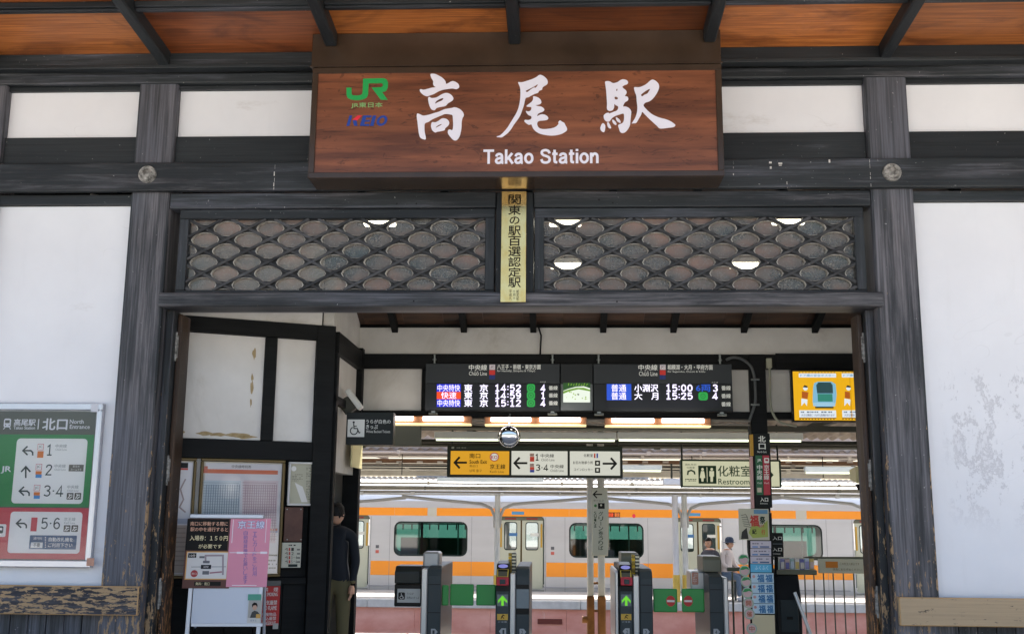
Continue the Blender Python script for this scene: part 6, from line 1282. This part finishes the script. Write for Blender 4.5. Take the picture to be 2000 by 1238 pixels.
for k in KS:
    for x in (win[0]-.10+k*per, win[1]+.10+k*per, door[0]-.035+k*per, door[1]+.035+k*per):
        box('panel_seam', tr, x-.004, x+.004, TYY-.0046, TYY-.0042, Z0+.05, zv(1011), seam, 0)
    box('sill_moulding', tr, win[0]+k*per-.6, win[1]+k*per+.6, TYY-.012, TYY-.0005, zv(1149), zv(1147), flat('#9a9aa0', .4), .002)
    box('door_step', tr, door[0]+k*per, door[1]+k*per, TYY-.03, TYY+.03, dz0-.05, dz0-.005, flat('#8a8a86', .4), .004)
    box('door_button', tr, door[1]+k*per+.16, door[1]+k*per+.24, TYY-.008, TYY-.0005, zv(1074), zv(1068), flat('#5a5a60', .4), .003); box('door_button', tr, door[1]+k*per+.16, door[1]+k*per+.24, TYY-.008, TYY-.0005, zv(1084), zv(1078), flat('#b85a50', .4), .003)
pr = Print(TF, .006); pr.rect(1186, 1000, 1211, 1010, blackp, 0); pr.text('快速', 1188, 1001, 1198, 1009, emis('#ff5a28', .8), 1, .03); pr.text('東京', 1200, 1001, 1210, 1009, emis('#ff8a3c', .8), 1, .03); pr.disc(1238, 1007, 3.2, flat('#c8283c', emit=.4), 0, 4); pr.build('side_display', tr)

# ================================================================== PEOPLE
skin = flat('#c79a80', .5)
def body_mesh(name, joints, edges, rad, parent, mat_fn):
    me = bpy.data.meshes.new(name); me.from_pydata(joints, edges, []); o = bpy.data.objects.new(name, me); COL.objects.link(o)
    m = o.modifiers.new('s', 'SKIN'); m.use_smooth_shade = True
    for i, q_ in enumerate(me.skin_vertices[0].data): q_.radius = (rad[i], rad[i]); q_.use_root = (i == 0)
    s = o.modifiers.new('d', 'SUBSURF'); s.levels = 3; s.render_levels = 3
    bpy.context.view_layer.update(); dg = bpy.context.evaluated_depsgraph_get(); m2 = bpy.data.meshes.new_from_object(o.evaluated_get(dg)); bpy.data.objects.remove(o)
    m2.materials.clear(); mats = []
    for p in m2.polygons:
        m = mat_fn(p.center)
        if m not in mats: mats.append(m); m2.materials.append(m)
        p.material_index = mats.index(m); p.use_smooth = True
    ob = obj(name, m2, parent); return ob
def head(parent, c, face, hair_m, cap=None, r=.095, hat_dir=None):
    """head with face and hair; face = viewing direction"""
    d = Vector(face).normalized(); side = d.cross(Vector((0, 0, 1))); c = Vector(c)
    bm = bmesh.new(); bmesh.ops.create_icosphere(bm, subdivisions=3, radius=1)
    for v in bm.verts:
        x, y, z = v.co
        v.co = Vector((x*.8, y*.95, z*1.2))*r
        if z < -.2: v.co.x *= 1+.35*(z+.2); v.co.y *= 1+.15*(z+.2)
        if y > .9 and -.35 < z < .15: v.co.y += .022*(1-abs(x)*3) if abs(x) < .33 else 0
    me = bpy.data.meshes.new('head'); bm.to_mesh(me); bm.free(); M = Matrix(((side.x, d.x, 0, c.x), (side.y, d.y, 0, c.y), (side.z, d.z, 1, c.z), (0, 0, 0, 1))); me.transform(M)
    for p in me.polygons: p.use_smooth = True
    h = obj('head', me, parent, skin)
    for s in (-1, 1):
        b = B(); b.lathe([(.0, .008), (.006, .004), (.009, 0)], M @ Vector((s*.033, r*.86, .01)), d, flat('#2a2018'), 10); b.build('eye', h); b = B(); b.lathe([(.0, .012), (.016, .008), (.02, 0)], M @ Vector((s*r*.78, 0, -.01)), side*s, skin, 10); b.build('ear', h)
    b = B(); b.box(-.022, .022, r*.82, r*.9, -.055, -.047, flat('#9a5a50'), M); b.build('mouth', h)
    bm = bmesh.new(); bmesh.ops.create_icosphere(bm, subdivisions=3, radius=1)
    dl = [v for v in bm.verts if v.co.z < -.45 or (v.co.y > .35 and v.co.z < .42)]
    bmesh.ops.delete(bm, geom=dl, context='VERTS')
    for v in bm.verts: v.co = Vector((v.co.x*.9, v.co.y*1.04, v.co.z*1.27))*r*random.uniform(.99, 1.04)
    me = bpy.data.meshes.new('hair'); bm.to_mesh(me); bm.free(); me.transform(M); obj('hair', me, h, hair_m)
    if cap:
        b = B(); prof_ = [(r*1.0, .25*r), (r*1.02, .7*r), (r*.85, 1.15*r), (r*.45, 1.4*r), (0, 1.45*r)]; b.lathe(prof_, c, (0, 0, 1), cap, 20); b.lathe([(r*1.0, .25*r), (r*1.5, .12*r), (r*1.5, .09*r), (r*.98, .22*r)], c, (0, 0, 1), cap, 20); b.build('hat', h, smooth=True)
    return h
def hand(parent, wrist, direc, nrm):
    d = Vector(direc).normalized(); n_ = Vector(nrm).normalized(); s = d.cross(n_); w_ = Vector(wrist); b = B()
    b.tube([w_, w_+d*.03, w_+d*.08], [.022, .032, .034], skin, 10)
    for i, L in enumerate((.06, .07, .066, .052)):
        a = w_+d*.08+s*(-.026+i*.0175); b.tube([a, a+d*L*.5+n_*.006, a+d*L*.95+n_*.022], [.0085, .008, .006], skin, 8)
    a = w_+d*.03+s*-.032; b.tube([a, a+d*.03-s*.018, a+d*.055-s*.016], [.010, .009, .007], skin, 8); return b.build('hand', parent, smooth=True)
def shoe(parent, p, f, m):
    f = Vector(f).normalized(); p = Vector(p); b = B(); b.tube([p-f*.06+Vector((0, 0, .04)), p+Vector((0, 0, .045)), p+f*.09+Vector((0, 0, .035)), p+f*.17+Vector((0, 0, .028))], [.038, .046, .042, .027], m, 12); return b.build('shoe', parent, smooth=True)
black_hair = flat('#15120f', .5); 
# standing person in the office doorway
px_, Y = 653, 1.95; x = W(px_, 1150, Y).x; navy, khaki = flat('#22262c', .8), flat('#5c573c', .85)
o = thing('person', (x, Y, 0), 'person in dark navy top and olive trousers standing at the office doorway', 'person')
J = [(x, Y, .90), (x, Y-.01, 1.10), (x, Y, 1.30), (x, Y, 1.40), (x, Y-.01, 1.46), (x-.17, Y, 1.36), (x-.21, Y+.02, 1.10), (x-.20, Y-.05, .88), (x+.17, Y, 1.36), (x+.21, Y+.02, 1.10), (x+.19, Y-.06, .88), (x-.09, Y, .85), (x-.095, Y-.02, .48), (x-.10, Y+.03, .09), (x+.09, Y, .85), (x+.10, Y-.02, .48), (x+.10, Y+.03, .09)]
E_ = [(0, 1), (1, 2), (2, 3), (3, 4), (3, 5), (5, 6), (6, 7), (3, 8), (8, 9), (9, 10), (0, 11), (11, 12), (12, 13), (0, 14), (14, 15), (15, 16)]
body_mesh('body', J, E_, [.135, .13, .145, .09, .055, .062, .048, .034, .062, .048, .034, .095, .068, .05, .095, .068, .05], o, lambda c: khaki if c.z < .92 else (skin if c.z > 1.475 else navy))
head(o, (x, Y-.02, 1.585), (.3, .9, -.1), black_hair); hand(o, (x-.20, Y-.055, .87), (0, -.15, -1), (1, 0, 0)); hand(o, (x+.19, Y-.065, .87), (0, -.15, -1), (-1, 0, 0)); shoe(o, (x-.10, Y+.02, 0), (.1, 1, 0), blackp); shoe(o, (x+.10, Y+.02, 0), (.2, 1, 0), blackp)
# two people seated on a bench at the far platform
YB_ = 14.6; zP = P2Z
bx0, bx1 = W(1372, 1130, YB_).x, W(1446, 1130, YB_).x
o = thing('bench', ((bx0+bx1)/2, YB_, zP), 'platform bench under the two seated people by the train', 'bench'); wdn = flat('#8a8278', .5)
for i in range(3): box('seat_slat', o, bx0, bx1, YB_-.05+i*.14, YB_+.08+i*.14, zP+.40, zP+.43, wdn, .006)
for i in range(2): box('back_slat', o, bx0, bx1, YB_+.40, YB_+.43, zP+.52+i*.15, zP+.64+i*.15, wdn, .006)
for x in (bx0+.08, bx1-.14): b = B(); b.box(x, x+.05, YB_-.02, YB_+.03, zP, zP+.399, dgrey); b.box(x, x+.05, YB_+.35, YB_+.399, zP, zP+.8, dgrey); b.build('leg', o, bevel=.005)
def seated(px, face, shirt, trous, shoem, lab, cap=None):
    x = W(px, 1120, YB_).x; Y = YB_+.12; d = Vector(face).normalized(); s = Vector((-d.y, d.x, 0)); o = thing('person', (x, Y, zP), lab, 'person', 'people on the bench'); P0 = Vector((x, Y, zP))
    q_ = lambda f_, l, z: tuple(P0+d*f_+s*l+Vector((0, 0, z)))
    J = [q_(0, 0, .54), q_(.03, 0, .74), q_(.05, 0, .94), q_(.07, 0, 1.03), q_(.10, 0, 1.09), q_(.05, -.17, .98), q_(.10, -.22, .76), q_(.28, -.16, .64), q_(.05, .17, .98), q_(.10, .22, .76), q_(.28, .16, .64), q_(.08, -.09, .50), q_(.40, -.10, .50), q_(.40, -.10, .09), q_(.08, .09, .50), q_(.40, .10, .50), q_(.42, .10, .09)]
    body_mesh('body', J, E_, [.13, .125, .14, .085, .052, .06, .046, .034, .06, .046, .034, .095, .07, .048, .095, .07, .048], o, lambda c: (trous if c.z < zP+.60 else (skin if c.z > zP+1.06 else shirt)))
    head(o, q_(.13, 0, 1.21), d+Vector((0, 0, -.3)), black_hair, cap); hand(o, q_(.28, -.16, .64), d+Vector((0, 0, -.25)), (0, 0, -1)); hand(o, q_(.28, .16, .64), d+Vector((0, 0, -.25)), (0, 0, -1)); shoe(o, q_(.42, -.10, 0), d, shoem); shoe(o, q_(.44, .10, 0), d, shoem)
seated(1418, (.75, -.65, 0), flat('#cfc4c0', .8), flat('#5a6c82', .8), flat('#d6d6da', .6), 'seated person in navy hat, pale shirt and blue trousers by the train', flat('#37445c', .8))
seated(1392, (-.55, -.8, 0), flat('#4a4a52', .8), flat('#3a3a40', .8), flat('#2a2a2a', .6), 'dark-haired seated person mostly hidden behind the rightmost gate')
